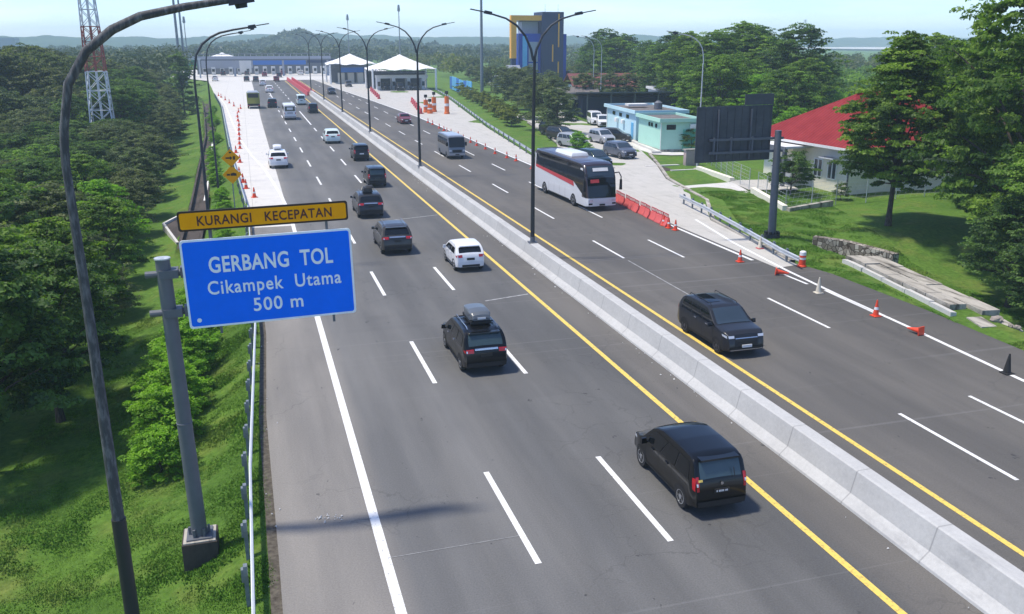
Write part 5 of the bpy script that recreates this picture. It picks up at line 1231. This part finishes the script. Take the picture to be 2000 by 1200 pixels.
# ---------------------------------------------------------------- masts
def mast(x, y, h, r, lab, mat='galv_post', head=True):
    t = thing('mast', lab, 'mast', (x, y, -1)); obj('pole', MB().lathe([(r, 0), (r * .45, h)], 10), mat, t, True)
    if head: obj('head', MB().lathe([(r * 1.6, h - r * 6), (r * 1.9, h - 1), (r * 1.2, h + .6)], 8), mat, t)
mast(52.3, 200, 34, .42, 'very tall grey mast rising out of the picture above the right trees', head=False)
mast(G(743, 140).x, 330, 25, .28, 'thin dark mast with a small head behind the white tents')
mast(G(667, 140).x - 1, 345, 22, .25, 'thin mast standing over the toll plaza left of the white tents')
for u, v, Y, h, lb in ((345, 130, 300, 36, 'left pole of three tall thin masts above the left woods'), (358, 130, 300, 38, 'right pole of three tall thin masts above the left woods'), (350, 130, 310, 36, 'middle pole of three tall thin masts above the left woods')):
    p = W(u + (3 if u < 350 else 0), 100, Y); mast(p.x - .0, Y, h, .42 if u != 350 else .22, lb, head=False)
mast(W(363, 80, 330).x, 330, 20.5, .25, 'short thin mast right of the three tall ones')
def lattice(x, y, w0, w1, H, bands, lab, nseg=10):
    t = thing('lattice_tower', lab, 'tower', (x, y, -2))
    for (z0, z1, mat) in bands:
        m = MB(); n = max(1, round((z1 - z0) / (H / nseg)))
        for sx in (-1, 1):
            for sy in (-1, 1): m.tube([(sx * lerp(w0, w1, z0 / H), sy * lerp(w0, w1, z0 / H), z0), (sx * lerp(w0, w1, z1 / H), sy * lerp(w0, w1, z1 / H), z1)], .08, 5)
        for k in range(n):
            za, zb_ = lerp(z0, z1, k / n), lerp(z0, z1, (k + 1) / n); a_, b_ = lerp(w0, w1, za / H), lerp(w0, w1, zb_ / H)
            for c, d in (((-1, -1), (1, -1)), ((1, -1), (1, 1)), ((1, 1), (-1, 1)), ((-1, 1), (-1, -1))):
                m.tube([(c[0] * a_, c[1] * a_, za), (d[0] * b_, d[1] * b_, zb_)], .045, 4); m.tube([(d[0] * a_, d[1] * a_, za), (c[0] * b_, c[1] * b_, zb_)], .045, 4); m.tube([(c[0] * b_, c[1] * b_, zb_), (d[0] * b_, d[1] * b_, zb_)], .045, 4)
        m.tube([(0, 0, z0), (0, 0, z1)], .16, 5)
        obj('lattice_section', m, mat, t)
lattice(W(191, 165, 125).x, 125, 1.4, .68, 25, ((3.5, 10.6, 'tower_white'), (10.6, 16.0, 'tower_red'), (16.0, 22, 'tower_white'), (22, 25, 'tower_red')), 'red and white lattice tower rising above the left woods', 12)
p = W(1572, 55, 900); lattice(p.x, 900, 3.5, 1, 37, ((0, 37, 'steel_grey'),), 'distant grey lattice pylon behind the round dark trees', 8)
# blue screens on the ramp bank
a_, b_ = Vector((52.0, 232)), Vector((48.9, 196))
t = thing('screen_wall', 'row of light blue panels standing behind the ramp guardrail', 'screen', (a_.x, a_.y, 0))
for k in range(9):
    p, q = a_.lerp(b_, k / 9) - a_, a_.lerp(b_, (k + .92) / 9) - a_; m = MB(); m.prism([(p.x, p.y), (p.x + .15, p.y), (q.x + .15, q.y), (q.x, q.y)], .3, 3.4 + .15 * math.sin(k)); obj('panel', m, 'cyan_panel' if k % 3 else 'blue_sheet', t)
p = G(1140, 290)
# ---------------------------------------------------------------- vegetation
def leaf_mesh(name, C_, S_, T_, mat, rng, up=.5, out=None, aspect=.55):
    """many small folded leaf faces at centres C_, sizes S_, tints T_"""
    n = len(C_); nr = rng.normal(size=(n, 3)); nr[:, 2] += up * 1.6
    if out is not None: nr += out * .9
    nr /= np.linalg.norm(nr, axis=1)[:, None] + 1e-9
    a = np.cross(nr, rng.normal(size=(n, 3))); a /= np.linalg.norm(a, axis=1)[:, None] + 1e-9; b = np.cross(nr, a)
    s = S_[:, None]; fold = nr * s * .18
    V = np.empty((n, 4, 3)); V[:, 0] = C_ - a * s; V[:, 1] = C_ - b * s * aspect + fold; V[:, 2] = C_ + a * s; V[:, 3] = C_ + b * s * aspect + fold
    me = bpy.data.meshes.new(name); me.vertices.add(n * 4); me.vertices.foreach_set('co', V.ravel().astype(np.float32))
    me.loops.add(n * 4); me.loops.foreach_set('vertex_index', np.arange(n * 4, dtype=np.int32)); me.polygons.add(n)
    me.polygons.foreach_set('loop_start', np.arange(0, n * 4, 4, dtype=np.int32)); me.polygons.foreach_set('loop_total', np.full(n, 4, dtype=np.int32))
    at = me.attributes.new('tint', 'FLOAT', 'FACE'); at.data.foreach_set('value', np.clip(T_, 0, 1).astype(np.float32))
    me.update(); me.validate(); me.materials.append(M(mat)); return me
def crown_cloud(rng, kind, Rr, z0, z1, ncl, nl, ls, cl=1.0):
    """clump centres laid out by species, then leaves on each clump"""
    cs = []
    H = z1 - z0; tries = 0
    while len(cs) < ncl and tries < ncl * 60:
        tries += 1
        th = rng.uniform(0, 2 * math.pi)
        if kind == 'flat':            # layered rain-tree crown
            r = math.sqrt(rng.uniform(0.0, 1)); lay = rng.choice([0, 0, 0, 1, 2]); z = z1 - H * .30 * r ** 2 - lay * H * .26 + rng.normal() * .03 * H
            r *= (1 - .16 * lay) * Rr * rng.uniform(.85, 1.12)
        elif kind == 'tall':          # upright open crown
            f = rng.uniform(0, 1) ** .85; z = z0 + H * f; env = math.sin(math.pi * min(1, (f * .86 + .14))) ** .7 * (1 - .35 * f); r = Rr * env * math.sqrt(rng.uniform(.15, 1)) * rng.uniform(.8, 1.18)
        elif kind == 'cone':
            f = rng.uniform(0, 1); z = z0 + H * f; r = Rr * (1 - f) ** .7 * math.sqrt(rng.uniform(.3, 1))
        else:                         # rounded dense crown
            u = rng.uniform(-.55, 1); z = z0 + H * (.40 + .58 * u * 1.0); r = Rr * math.sqrt(max(0, 1 - abs(u) ** 2.2)) * math.sqrt(rng.uniform(.35, 1)) * rng.uniform(.85, 1.15)
        cs.append((r * math.cos(th), r * math.sin(th), z))
    cs = np.array(cs); C_ = []; T_ = []; O_ = []
    mid = np.array([0, 0, (z0 + z1) / 2])
    for c in cs:
        k = max(8, int(nl / ncl * rng.uniform(.6, 1.4))); rr = cl * rng.uniform(.65, 1.25)
        # a clump is itself three or four smaller tufts
        nt_ = rng.integers(3, 6); tf = c + rng.normal(size=(nt_, 3)) * np.array([.55, .55, .25]) * rr
        idx = rng.integers(0, nt_, k); d = rng.normal(size=(k, 3)); d /= np.linalg.norm(d, axis=1)[:, None]; d[:, 2] = np.abs(d[:, 2]) * .8 - .18
        rad = rr * .62 * rng.uniform(.55, 1.05, k)[:, None]
        p = tf[idx] + d * rad * np.array([1, 1, .55]); C_.append(p)
        T_.append(np.full(k, rng.uniform(0, 1) ** 1.4) + rng.normal(size=k) * .15); O_.append(d * .8 + (c - mid) / (np.linalg.norm(c - mid) + .1) * .5)
    C_ = np.concatenate(C_); T_ = np.concatenate(T_); O_ = np.concatenate(O_)
    return cs, C_, T_, O_
def trunk_mesh(rng, cs, z0, r0, ztop, lean=(0, 0), nlimb=16, stems=1):
    m = MB()
    for st in range(stems):
        ox = rng.uniform(-.25, .25) * (stems > 1); n = 7; path = []
        for k in range(n): f = k / (n - 1); path.append((ox * (1 + f * 3) + lean[0] * f + rng.normal() * .06 * (0 < k), lean[1] * f + rng.normal() * .06 * (0 < k), -.3 + (ztop + .3) * f))
        m.tube(path, [r0 * (1.35 if k == 0 else 1 - .72 * k / (n - 1)) / math.sqrt(stems) for k in range(n)], 8)
    sel = rng.choice(len(cs), min(nlimb, len(cs)), replace=False)
    for i in sel:
        c = Vector(cs[i]); f = min(.92, max(.35, (c.z * .55) / max(ztop, .1))); s_ = Vector((lean[0] * f, lean[1] * f, ztop * f)); md = s_.lerp(c, .5) + Vector((0, 0, (c - s_).length * .10)) + Vector(rng.normal(size=3) * .12)
        rr = r0 * .34
        m.tube([s_, s_.lerp(md, .5), md, md.lerp(c, .6), c], [rr, rr * .8, rr * .6, rr * .4, rr * .15], 5, False)
    return m.mesh('trunk', 'bark', True)
PROTO = {}
def proto(key, kind, mat, Rr, z0, z1, ncl, nl, ls, cl, r0, seed, lean=(0, 0), stems=1, ztop=None, nlimb=16):
    rng = np.random.default_rng(seed); cs, C_, T_, O_ = crown_cloud(rng, kind, Rr, z0, z1, ncl, nl, ls, cl)
    S_ = ls * rng.uniform(.6, 1.3, len(C_)); me = leaf_mesh('crown', C_, S_, T_, mat, rng, .8, O_)
    PROTO[key] = (trunk_mesh(rng, cs, z0, r0, ztop or lerp(z0, z1, .6), lean, nlimb, stems), me)
def tree(key, nm, x, y, lab, sc_=1.0, rz=None, group=None, z=None, sz=None, cat='tree', pn=('trunk', 'crown')):
    tr, cr = PROTO[key]; t = thing(nm, lab, cat, (x, y, gz(x, y) - .05 if z is None else z), rnd.uniform(0, 6.28) if rz is None else rz, group)
    t.scale = (sc_, sc_, sz or sc_ * rnd.uniform(.93, 1.07)); link(pn[0], tr, t); link(pn[1], cr, t); return t
proto('flatA', 'flat', 'leaf_dark', 4.6, 4.2, 9.5, 150, 19000, .14, .8, .24, 11)
proto('flatB', 'flat', 'leaf_grey', 5.2, 4.6, 10.2, 170, 19000, .15, .82, .26, 12)
proto('flatC', 'flat', 'leaf_mid', 4.0, 3.0, 7.4, 140, 19000, .13, .72, .2, 13)
proto('flatD', 'flat', 'leaf_light', 4.3, 3.2, 7.8, 150, 19000, .13, .72, .2, 25)
proto('roundA', 'round', 'leaf_mid', 3.4, 1.8, 8.6, 170, 22000, .125, .7, .22, 14)
proto('roundB', 'round', 'leaf_dark', 3.8, 1.6, 10, 190, 22000, .13, .78, .25, 15)
proto('roundC', 'round', 'leaf_grey', 3.2, 1.4, 7.5, 100, 16000, .13, .9, .2, 16)
proto('roundD', 'round', 'leaf_bright', 3.0, 1.2, 7.0, 90, 16000, .13, .95, .2, 17)
proto('bigR', 'round', 'leaf_mid', 5.6, 1.5, 14.5, 330, 52000, .14, .9, .35, 18)
proto('bigS', 'flat', 'leaf_mid', 6.5, 2.0, 12.0, 330, 50000, .14, .9, .35, 19)
proto('tallT', 'tall', 'leaf_mid', 4.5, 3.2, 13.5, 330, 75000, .12, .78, .22, 20, stems=1, ztop=9.5, nlimb=34)
proto('smallR', 'round', 'leaf_dark', 1.8, .9, 4.0, 50, 9000, .10, .6, .1, 21)
proto('shrub', 'round', 'leaf_bright', 1.15, .0, 2.1, 70, 13000, .06, .38, .05, 22, nlimb=8)
proto('hedge', 'round', 'leaf_yellow', 1.1, .1, 2.6, 30, 3000, .13, .5, .06, 23, nlimb=5)
proto('cone', 'cone', 'leaf_dark', 1.9, .6, 9, 60, 7000, .16, .8, .16, 24)
# --- specific trees on the right
tree('tallT', 'tall_tree', 42.3, 50.4, 'tall open tree with a bare forked trunk on the lawn before the house', .97, 1.2, z=-.2, sz=.93)
B = 'dense green trees at the right edge of the picture'
for i, (k, x, y, s_, lb) in enumerate((
        ('bigS', 42.3, 35.6, .72, 'wide dark green tree whose low branches shade the channel slabs'),
        ('bigR', 44.9, 42.4, 1.24, 'tallest dense tree at the right edge, rising out of the picture'),
        ('bigR', 40.4, 32.2, .58, 'lower dense tree at the right edge above the broken channel end'),
        ('flatC', 41.2, 38.6, .7, 'leafy low tree nearest the stone wall, left of the dense right trees'),
        ('bigS', 54.5, 53.0, .85, 'broad tree behind the tallest one at the right edge'),
        ('bigR', 61.5, 61.0, .85, 'rounded tree right of the tall open tree, in front of the house gable'),
        ('roundA', 50.0, 47.6, 1.2, 'bright green tree behind the tallest dense tree'),
        ('roundB', 38.3, 33.6, .58, 'dark low tree overhanging the broken end of the channel'),
        ('roundB', 39.0, 36.4, .62, 'dark leafy tree whose skirt hangs over the channel slabs'), ('roundA', 36.6, 29.8, .5, 'low tree nearest the road at the right edge'), ('roundB', 38.5, 27.5, .7, 'dark tree at the right edge beyond the low one nearest the road'),
        ('roundA', 66, 70, 1.4, 'tree behind the house on the far right'), ('bigR', 72, 82, .9, 'rounded tree behind the roof on the far right'))):
    tree(k, 'broadleaf_tree', x, y, lb, s_ * (.8 if 'tallest' in lb and x < 45 else 1), i * 1.1, B, sz=s_ if 'tallest' in lb else None)
tree('smallR', 'small_round_tree', 43.6, 64.2, 'small dark round tree beside the billboard column', .95)
tree('smallR', 'small_round_tree', 46.2, 61.0, 'low dark shrub tree at the corner of the red roofed house', .35)
tree('smallR', 'small_round_tree', G(1345, 296).x + .3, G(1345, 296).y, 'bushy green tree against the dark green door', .62)
# woods behind the rest area: left to right, each placed on its own spot
S_ = 'big green trees behind the rest area buildings'
def at(u, y): 
    p = W(u, 90, y); return p.x
rows = [('bigR', 1395, 128, .86), ('bigR', 1450, 132, .98), ('bigR', 1505, 126, .84), ('roundB', 1565, 118, 1.3), ('bigR', 1350, 140, .86), ('roundB', 1300, 150, 1.05), ('bigS', 1430, 112, .72), ('roundD', 1500, 104, 1.0), ('roundA', 1545, 99, .95),
        ('roundA', 1580, 108, 1.0), ('roundD', 1480, 96, .82), ('roundA', 1410, 104, 1.0), ('roundB', 1600, 132, .9), ('roundD', 1625, 120, .9), ('bigR', 1475, 150, .95), ('roundA', 1380, 118, 1.05), ('roundD', 1560, 90, .62)]
for i, (k, u, y, s_) in enumerate(rows):
    tree(k, 'broadleaf_tree', at(u, y), y, ['dense rounded tree in the green clump behind the dark billboard', 'bright leafy tree in the green clump behind the dark billboard'][k == 'roundD'], s_ * 1.14, i * .9, S_)
for i, (u, y, s_, k) in enumerate(((1180, 205, 1.25, 'roundB'), (1205, 198, 1.3, 'roundA'), (1222, 210, 1.2, 'roundB'), (1138, 215, .8, 'roundC'), (1165, 225, 1.1, 'roundB'), (1265, 190, 1.0, 'roundB'), (1285, 178, 1.15, 'roundA'), (1318, 165, 1.15, 'roundB'), (1330, 185, 1.1, 'roundA'))):
    tree(k, 'broadleaf_tree', at(u, y), y, 'dark green tree in the distant clump right of the navy tower', s_ * 1.22, i, 'distant trees right of the tower')
T_g = 'grey green trees of the rest area'
for i, (u, v, s_) in enumerate(((1140, 222, .85), (1190, 205, .85), (1225, 205, .8), (1262, 205, .95), (1300, 208, .9), (1335, 215, .85), (1160, 195, .9), (1275, 190, .9), (1215, 180, .9))):
    p = G(u, v); tree('roundC', 'grey green tree'.replace(' ', '_'), p.x, p.y, 'grey green tree standing among the rest area roofs', s_, i, T_g)
for i, (u, v, s_) in enumerate(((1088, 262, .80), (1060, 255, .85), (1080, 235, .85), (1040, 232, .9), (1010, 214, .95), (1055, 215, .8), (985, 195, .9), (1030, 192, .9), (960, 180, .85), (1000, 176, .8), (1075, 200, .8), (940, 170, .8))):
    p = G(u, v); tree('roundC', 'grey_green_tree', p.x, p.y, 'grey green tree on the grass island between the ramp and the rest area', s_, i, 'trees of the grass island')
for i in range(13):
    p = G(lerp(884, 975, i / 12), lerp(186, 246, (i / 12) ** 1.15)); tree('hedge', 'clipped_shrub', p.x + 2.0, p.y, 'yellow green clipped shrub in the row behind the ramp guardrail', .9 + .25 * rnd.random(), None, 'clipped shrubs along the ramp', cat='shrub', pn=('stem', 'foliage'))
# --- left woods: each tree a thing
occ = []; gl = 'trees of the left woods'
labs = {'flatD': 'light green tree with a layered crown in the left woods', 'flatA': 'dark green tree with a flat layered crown in the left woods', 'flatB': 'greyish green tree with a wide flat crown in the left woods', 'flatC': 'mid green tree with a low layered crown in the left woods', 'roundA': 'mid green rounded tree in the left woods', 'roundB': 'dark rounded tree in the left woods', 'roundC': 'grey green bushy tree in the left woods', 'roundD': 'bright green tree in the left woods'}
def lt(k, x, y, s_, lb=None, z=None): tree(k, 'woodland_tree', x, y, lb or labs[k], s_, None, gl + (' ' + k if lb is None else ''), z)
near = [('roundB', -9.6, 31.5, .80, 'dark dense tree at the left edge beside the nearest lamp pole'), ('roundB', -7.9, 35.5, .66, 'dark leafy tree just left of the sign column'), ('flatC', -11.4, 37.5, .95, 'broad low tree at the left edge below the lamp arm'),
        ('roundA', -9.0, 42.5, .80, 'mid green tree behind the nearest lamp pole'), ('roundC', -13.4, 44, .95, 'grey green tree at the left edge'), ('roundD', -10.9, 48.5, .62, 'bright leafy tree behind the lamp pole, near the left edge'), ('flatA', -15, 53, .8, 'dark flat crowned tree near the left edge'),
        ('roundA', -8.6, 56.5, .62, 'small rounded tree with a bare forked trunk at the edge of the left lawn'), ('roundC', -7.7, 49.5, .42, 'small grey bush at the foot of the left woods'), ('roundC', -12.3, 60, .85, 'tree with pale bare twigs in the left woods'), ('roundD', -9.8, 66, .7, 'bright green tree above the catch basin')]
for k, x, y, s_, lb in near: lt(k, x, y, s_, lb); occ.append((x, y, 2.6))
rg = random.Random(5)
for _ in range(4000):
    y = rg.uniform(34, 215) if rg.random() < .75 else rg.uniform(34, 110); xr = interp(y, [(34, -9.5), (60, -9), (90, -9.2), (140, -10.5), (215, -16)]); xl = -.225 * y - 6
    if xl > xr: continue
    x = rg.uniform(xl, xr); k = rg.choice(['flatA', 'flatD', 'flatD', 'flatB', 'flatC', 'flatD', 'roundA', 'roundC', 'roundD'] if y < 100 else ['flatA', 'flatB', 'flatB', 'flatA', 'roundB', 'roundC', 'flatC'])
    if 222 > y > 120 and k == 'roundD': k = 'roundC'
    s_ = rg.uniform(.62, 1.08) * interp(y, [(30, .82), (90, .9), (140, 1.05), (215, 1.15)])
    if 70 < y < 125 and x < -14: s_ *= .72
    if x > xr - 3: s_ *= .75; k = 'roundC' if y > 70 else k
    rr = 3.0 * s_ + .6
    if any((x - a) ** 2 + (y - b) ** 2 < (rr + c) ** 2 * .55 for a, b, c in occ): continue
    occ.append((x, y, rr)); lt(k, x, y, s_)
for x, y, s_ in ((-36, 150, 1.35), (-41, 158, 1.4), (-31, 160, 1.3), (-44, 172, 1.4), (-36, 176, 1.35)): tree('flatB', 'woodland_tree', x, y, 'tall greyish tree standing above the rest of the left woods', s_, None, 'tallest trees of the left woods')
p = W(352, 135, 190); tree('cone', 'cypress_tree', p.x, 190, 'dark conical tree at the end of the left woods', 1.3)
# bright shrubs by the sign and along the left guardrail
sh_ = 'bright green shrubs by the sign column'
for i, (x, y, s_) in enumerate(((-3.62, 28.2, .78), (-3.55, 30.4, .92), (-3.4, 32.6, .95), (-3.55, 34.9, 1.0), (-3.3, 37.4, 1.0), (-3.2, 40.0, .95), (-3.1, 43.0, .9), (-3.1, 46, .8))):
    tree('shrub', 'bright_shrub', x, y, 'bright yellow green shrub in the row behind the sign column', s_, i * 1.3, sh_, cat='shrub', pn=('stem', 'foliage'))
for i in range(26):
    y = 56 + i * 5.2 + rnd.uniform(-1.5, 1.5); x = interp(y, EL_PTS) - rnd.uniform(1.3, 2.2); tree('shrub', 'low_shrub', x, y, 'low leafy shrub in the planting strip behind the left guardrail', rnd.uniform(.4, .7), None, 'low shrubs along the left guardrail', cat='shrub', pn=('stem', 'foliage'))
for (u, v, s_) in ((1130, 292, .9), (1112, 285, .7), (1148, 296, .5)):
    p = G(u, v); tree('shrub', 'bright_shrub', p.x, p.y, 'bright green shrub on the tip of the grass island behind the coach', s_, None, 'shrubs on the island tip', cat='shrub', pn=('stem', 'foliage'))
# --- far woods that read as one mass
def woods(name, lab, pts, ls, per, mat, seed, Hr=(7, 11)):
    rng = np.random.default_rng(seed); C_ = []; T_ = []
    for x, y in pts:
        h = rng.uniform(*Hr); r = h * rng.uniform(.28, .42); n = per; z0 = gz(x, y); ti = rng.uniform(.1, .8)
        d = rng.normal(size=(n, 3)); d /= np.linalg.norm(d, axis=1)[:, None]; d[:, 2] = np.where(d[:, 2] < -.3, -d[:, 2], d[:, 2])
        lump = 1 + .22 * np.sin(d[:, 0] * 5 + x) * np.cos(d[:, 1] * 6 + y); p = d * lump[:, None] * np.array([r, r, h * .42]) * rng.uniform(.8, 1.02, n)[:, None] + np.array([x, y, z0 + h * .56]); C_.append(p); T_.append(np.full(n, ti) + rng.normal(size=n) * .15)
    C_ = np.concatenate(C_); T_ = np.concatenate(T_)
    me = leaf_mesh(name, C_, ls * rng.uniform(.6, 1.3, len(C_)), T_, mat, rng, .7); return link(name, me, label=lab, kind='stuff')
r3 = random.Random(9)
p = W(8, 80, 900); obj('distant_block', MB().box(p.x - 14, p.x + 8, 900, 920, 0, 15), 'grey_panel', label='faint pale block on the horizon at the left edge', cat='building')
pts = []
for _ in range(420):
    y = r3.uniform(215, 520); x = r3.uniform(-.27 * y - 10, interp(y, [(215, -15), (260, -15), (330, -19), (345, -30), (430, -32), (520, -32)])); pts.append((x, y))
woods('left_woodland', 'hazy dark woodland receding behind the left trees', pts, .55, 170, 'leaf_far', 31, (9, 13))
pts = []
for _ in range(900):
    y = r3.uniform(440, 1000); x = r3.uniform(-.25 * y, .42 * y); pts.append((x, y))
woods('distant_woodland', 'bluish green woodland behind the toll plaza', pts, 1.0, 90, 'leaf_far', 32, (7, 12))
pts = []
for _ in range(620):
    y = r3.uniform(240, 520); x = r3.uniform(58 + (y - 240) * .05, .95 * y)
    if 70 < x < 98 and y < 275: continue
    pts.append((x, y))
woods('right_woodland', 'pale green scrub and trees behind the ramp and the navy tower', pts, .6, 130, 'leaf_grey', 33, (4, 8.5))
pts = []
for _ in range(330):
    y = r3.uniform(125, 260); x = r3.uniform(.62 * y, 1.05 * y); pts.append((x, y))
woods('hillside_scrub', 'bright green scrub rolling away behind the red roofed house', pts, .35, 220, 'leaf_light', 34, (3, 6))
# a wooded knoll behind the plaza
def ridge(name, lab, x0, x1, y, d, hf, n=160, m_=14, mat='hill_forest'):
    mb = MB(); rows = []
    for j in range(m_ + 1):
        v = j / m_; row = []
        for i in range(n + 1):
            x = lerp(x0, x1, i / n); h = hf(x) * math.sin(math.pi * min(.5, v * .5) ) if v < 1 else hf(x)
            h *= 1 + .12 * noise.noise(Vector((x * .02, v * 4, y * .01))) ; h += 2.0 * noise.noise(Vector((x * .06, v * 9, y))) * min(1, v * 3)
            row.append((x, y + d * v, -3 + max(0, h) + 3 * v))
        rows.append(row)
    row = [(x, y + d * 1.6, -20) for x, _, _ in rows[-1]]; rows.append(row)
    mb.grid(rows); return structure(name, mb, mat, smooth_=True, label=lab)
ridge('hill', 'blue hazy wooded ridge along the left and middle horizon', -900, 760, 1550, 250, lambda x: 18.5 + 4 * math.sin(x * .0035 + 1) + 2.5 * math.sin(x * .012) + 3 * noise.noise(Vector((x * .02, 0, 0))))
ridge('hill', 'blue hazy ridge behind the tower and the right trees', 560, 2300, 1600, 250, lambda x: 18 + 3 * math.sin(x * .002) + 3 * math.sin(x * .009) + 3 * noise.noise(Vector((x * .02, 5, 0))))
ridge('hill', 'nearer dark wooded knoll behind the toll plaza', -60, 260, 760, 120, lambda x: 2 + 12 * math.exp(-((x - 50) / 27) ** 2) + 6 * math.exp(-((x - 130) / 60) ** 2) + 4 * math.exp(-((x - 0) / 40) ** 2), n=90)
pts = []
for _ in range(330):
    x = r3.gauss(70, 60); y = r3.uniform(760, 860); pts.append((x, y))
kn = woods('knoll_trees', 'treetops covering the wooded knoll', pts, 1.3, 60, 'leaf_far', 35, (8, 11))
co = np.empty(len(kn.data.vertices) * 3, dtype=np.float32); kn.data.vertices.foreach_get('co', co); co = co.reshape(-1, 3)
xx = co[:, 0]; co[:, 2] += (12 * np.exp(-((xx - 50) / 27) ** 2) + 6 * np.exp(-((xx - 130) / 60) ** 2) + 3 * np.exp(-(xx / 40) ** 2)) * np.clip((co[:, 1] - 750) / 60, 0, 1)
kn.data.vertices.foreach_set('co', co.ravel()); kn.data.update()
# far pale water and mud flats on the right
sheet('lake', [[(900, 1150), (1800, 1150), (1800, 1560), (900, 1560)]], 'pavement_concrete', .3, label='pale flats near the right horizon')
# --- grass blades on the near verges
def blades(name, lab, n, fn, seed, hmin=.02, hmax=.055):
    rng = np.random.default_rng(seed); P_ = []
    while len(P_) < n:
        x, y = fn(rng)
        if noise.noise(Vector((x * .9, y * .9, 7))) + rng.normal() * .15 > -.12: P_.append((x, y, gz(x, y)))
    P_ = np.array(P_); h = rng.uniform(hmin, hmax, n) * np.array([1 + max(-.5, 1.3 * noise.noise(Vector((a * .45, b * .45, 1)))) for a, b, _ in P_]); a = rng.uniform(0, 6.28, n); w_ = h * .35
    d = np.stack([np.cos(a), np.sin(a), 0 * a], 1); t_ = rng.normal(size=(n, 3)) * .45; t_[:, 2] = 1
    V = np.empty((n, 3, 3)); V[:, 0] = P_ - d * w_[:, None]; V[:, 1] = P_ + d * w_[:, None]; V[:, 2] = P_ + t_ * h[:, None]
    me = bpy.data.meshes.new(name); me.vertices.add(n * 3); me.vertices.foreach_set('co', V.ravel().astype(np.float32)); me.loops.add(n * 3); me.loops.foreach_set('vertex_index', np.arange(n * 3, dtype=np.int32)); me.polygons.add(n)
    me.polygons.foreach_set('loop_start', np.arange(0, n * 3, 3, dtype=np.int32)); me.polygons.foreach_set('loop_total', np.full(n, 3, dtype=np.int32)); me.update(); me.validate(); me.materials.append(M('grass_blade'))
    return link(name, me, label=lab, kind='stuff')
def f1(rng):
    y = 14 + 34 * rng.uniform() ** 1.4; e = interp(y, EL_PTS); return e + .12 - abs(rng.normal()) * .0 - rng.uniform(0, 8.5), y
blades('grass', 'uneven grass on the left verge round the sign column', 260000, f1, 51)
def f2(rng):
    y = 16 + 50 * rng.uniform(); x0 = interp(y, [(16, 30.3), (40, 30.2), (44, 30.2), (52, 32), (62, 36)]); x = x0 + rng.uniform() ** 1.3 * 9
    return (x, y) if not (28 < y < 43 and abs(x - (33.9 + interp(y, [(28, -2.9), (31.5, -1.75), (41.6, 0)]))) < 1.6) else f2(rng)
blades('grass', 'tufted grass on the right verge and lawn', 170000, f2, 52, .02, .07)
# ---------------------------------------------------------------- the air
mb = MB().box(-1300, 2500, -70, 2000, -25, 38); hz = obj('haze', mb, 'haze_air', kind='stuff', label='thin pale haze filling the air')
hz.data.materials[0] = M('haze_air')
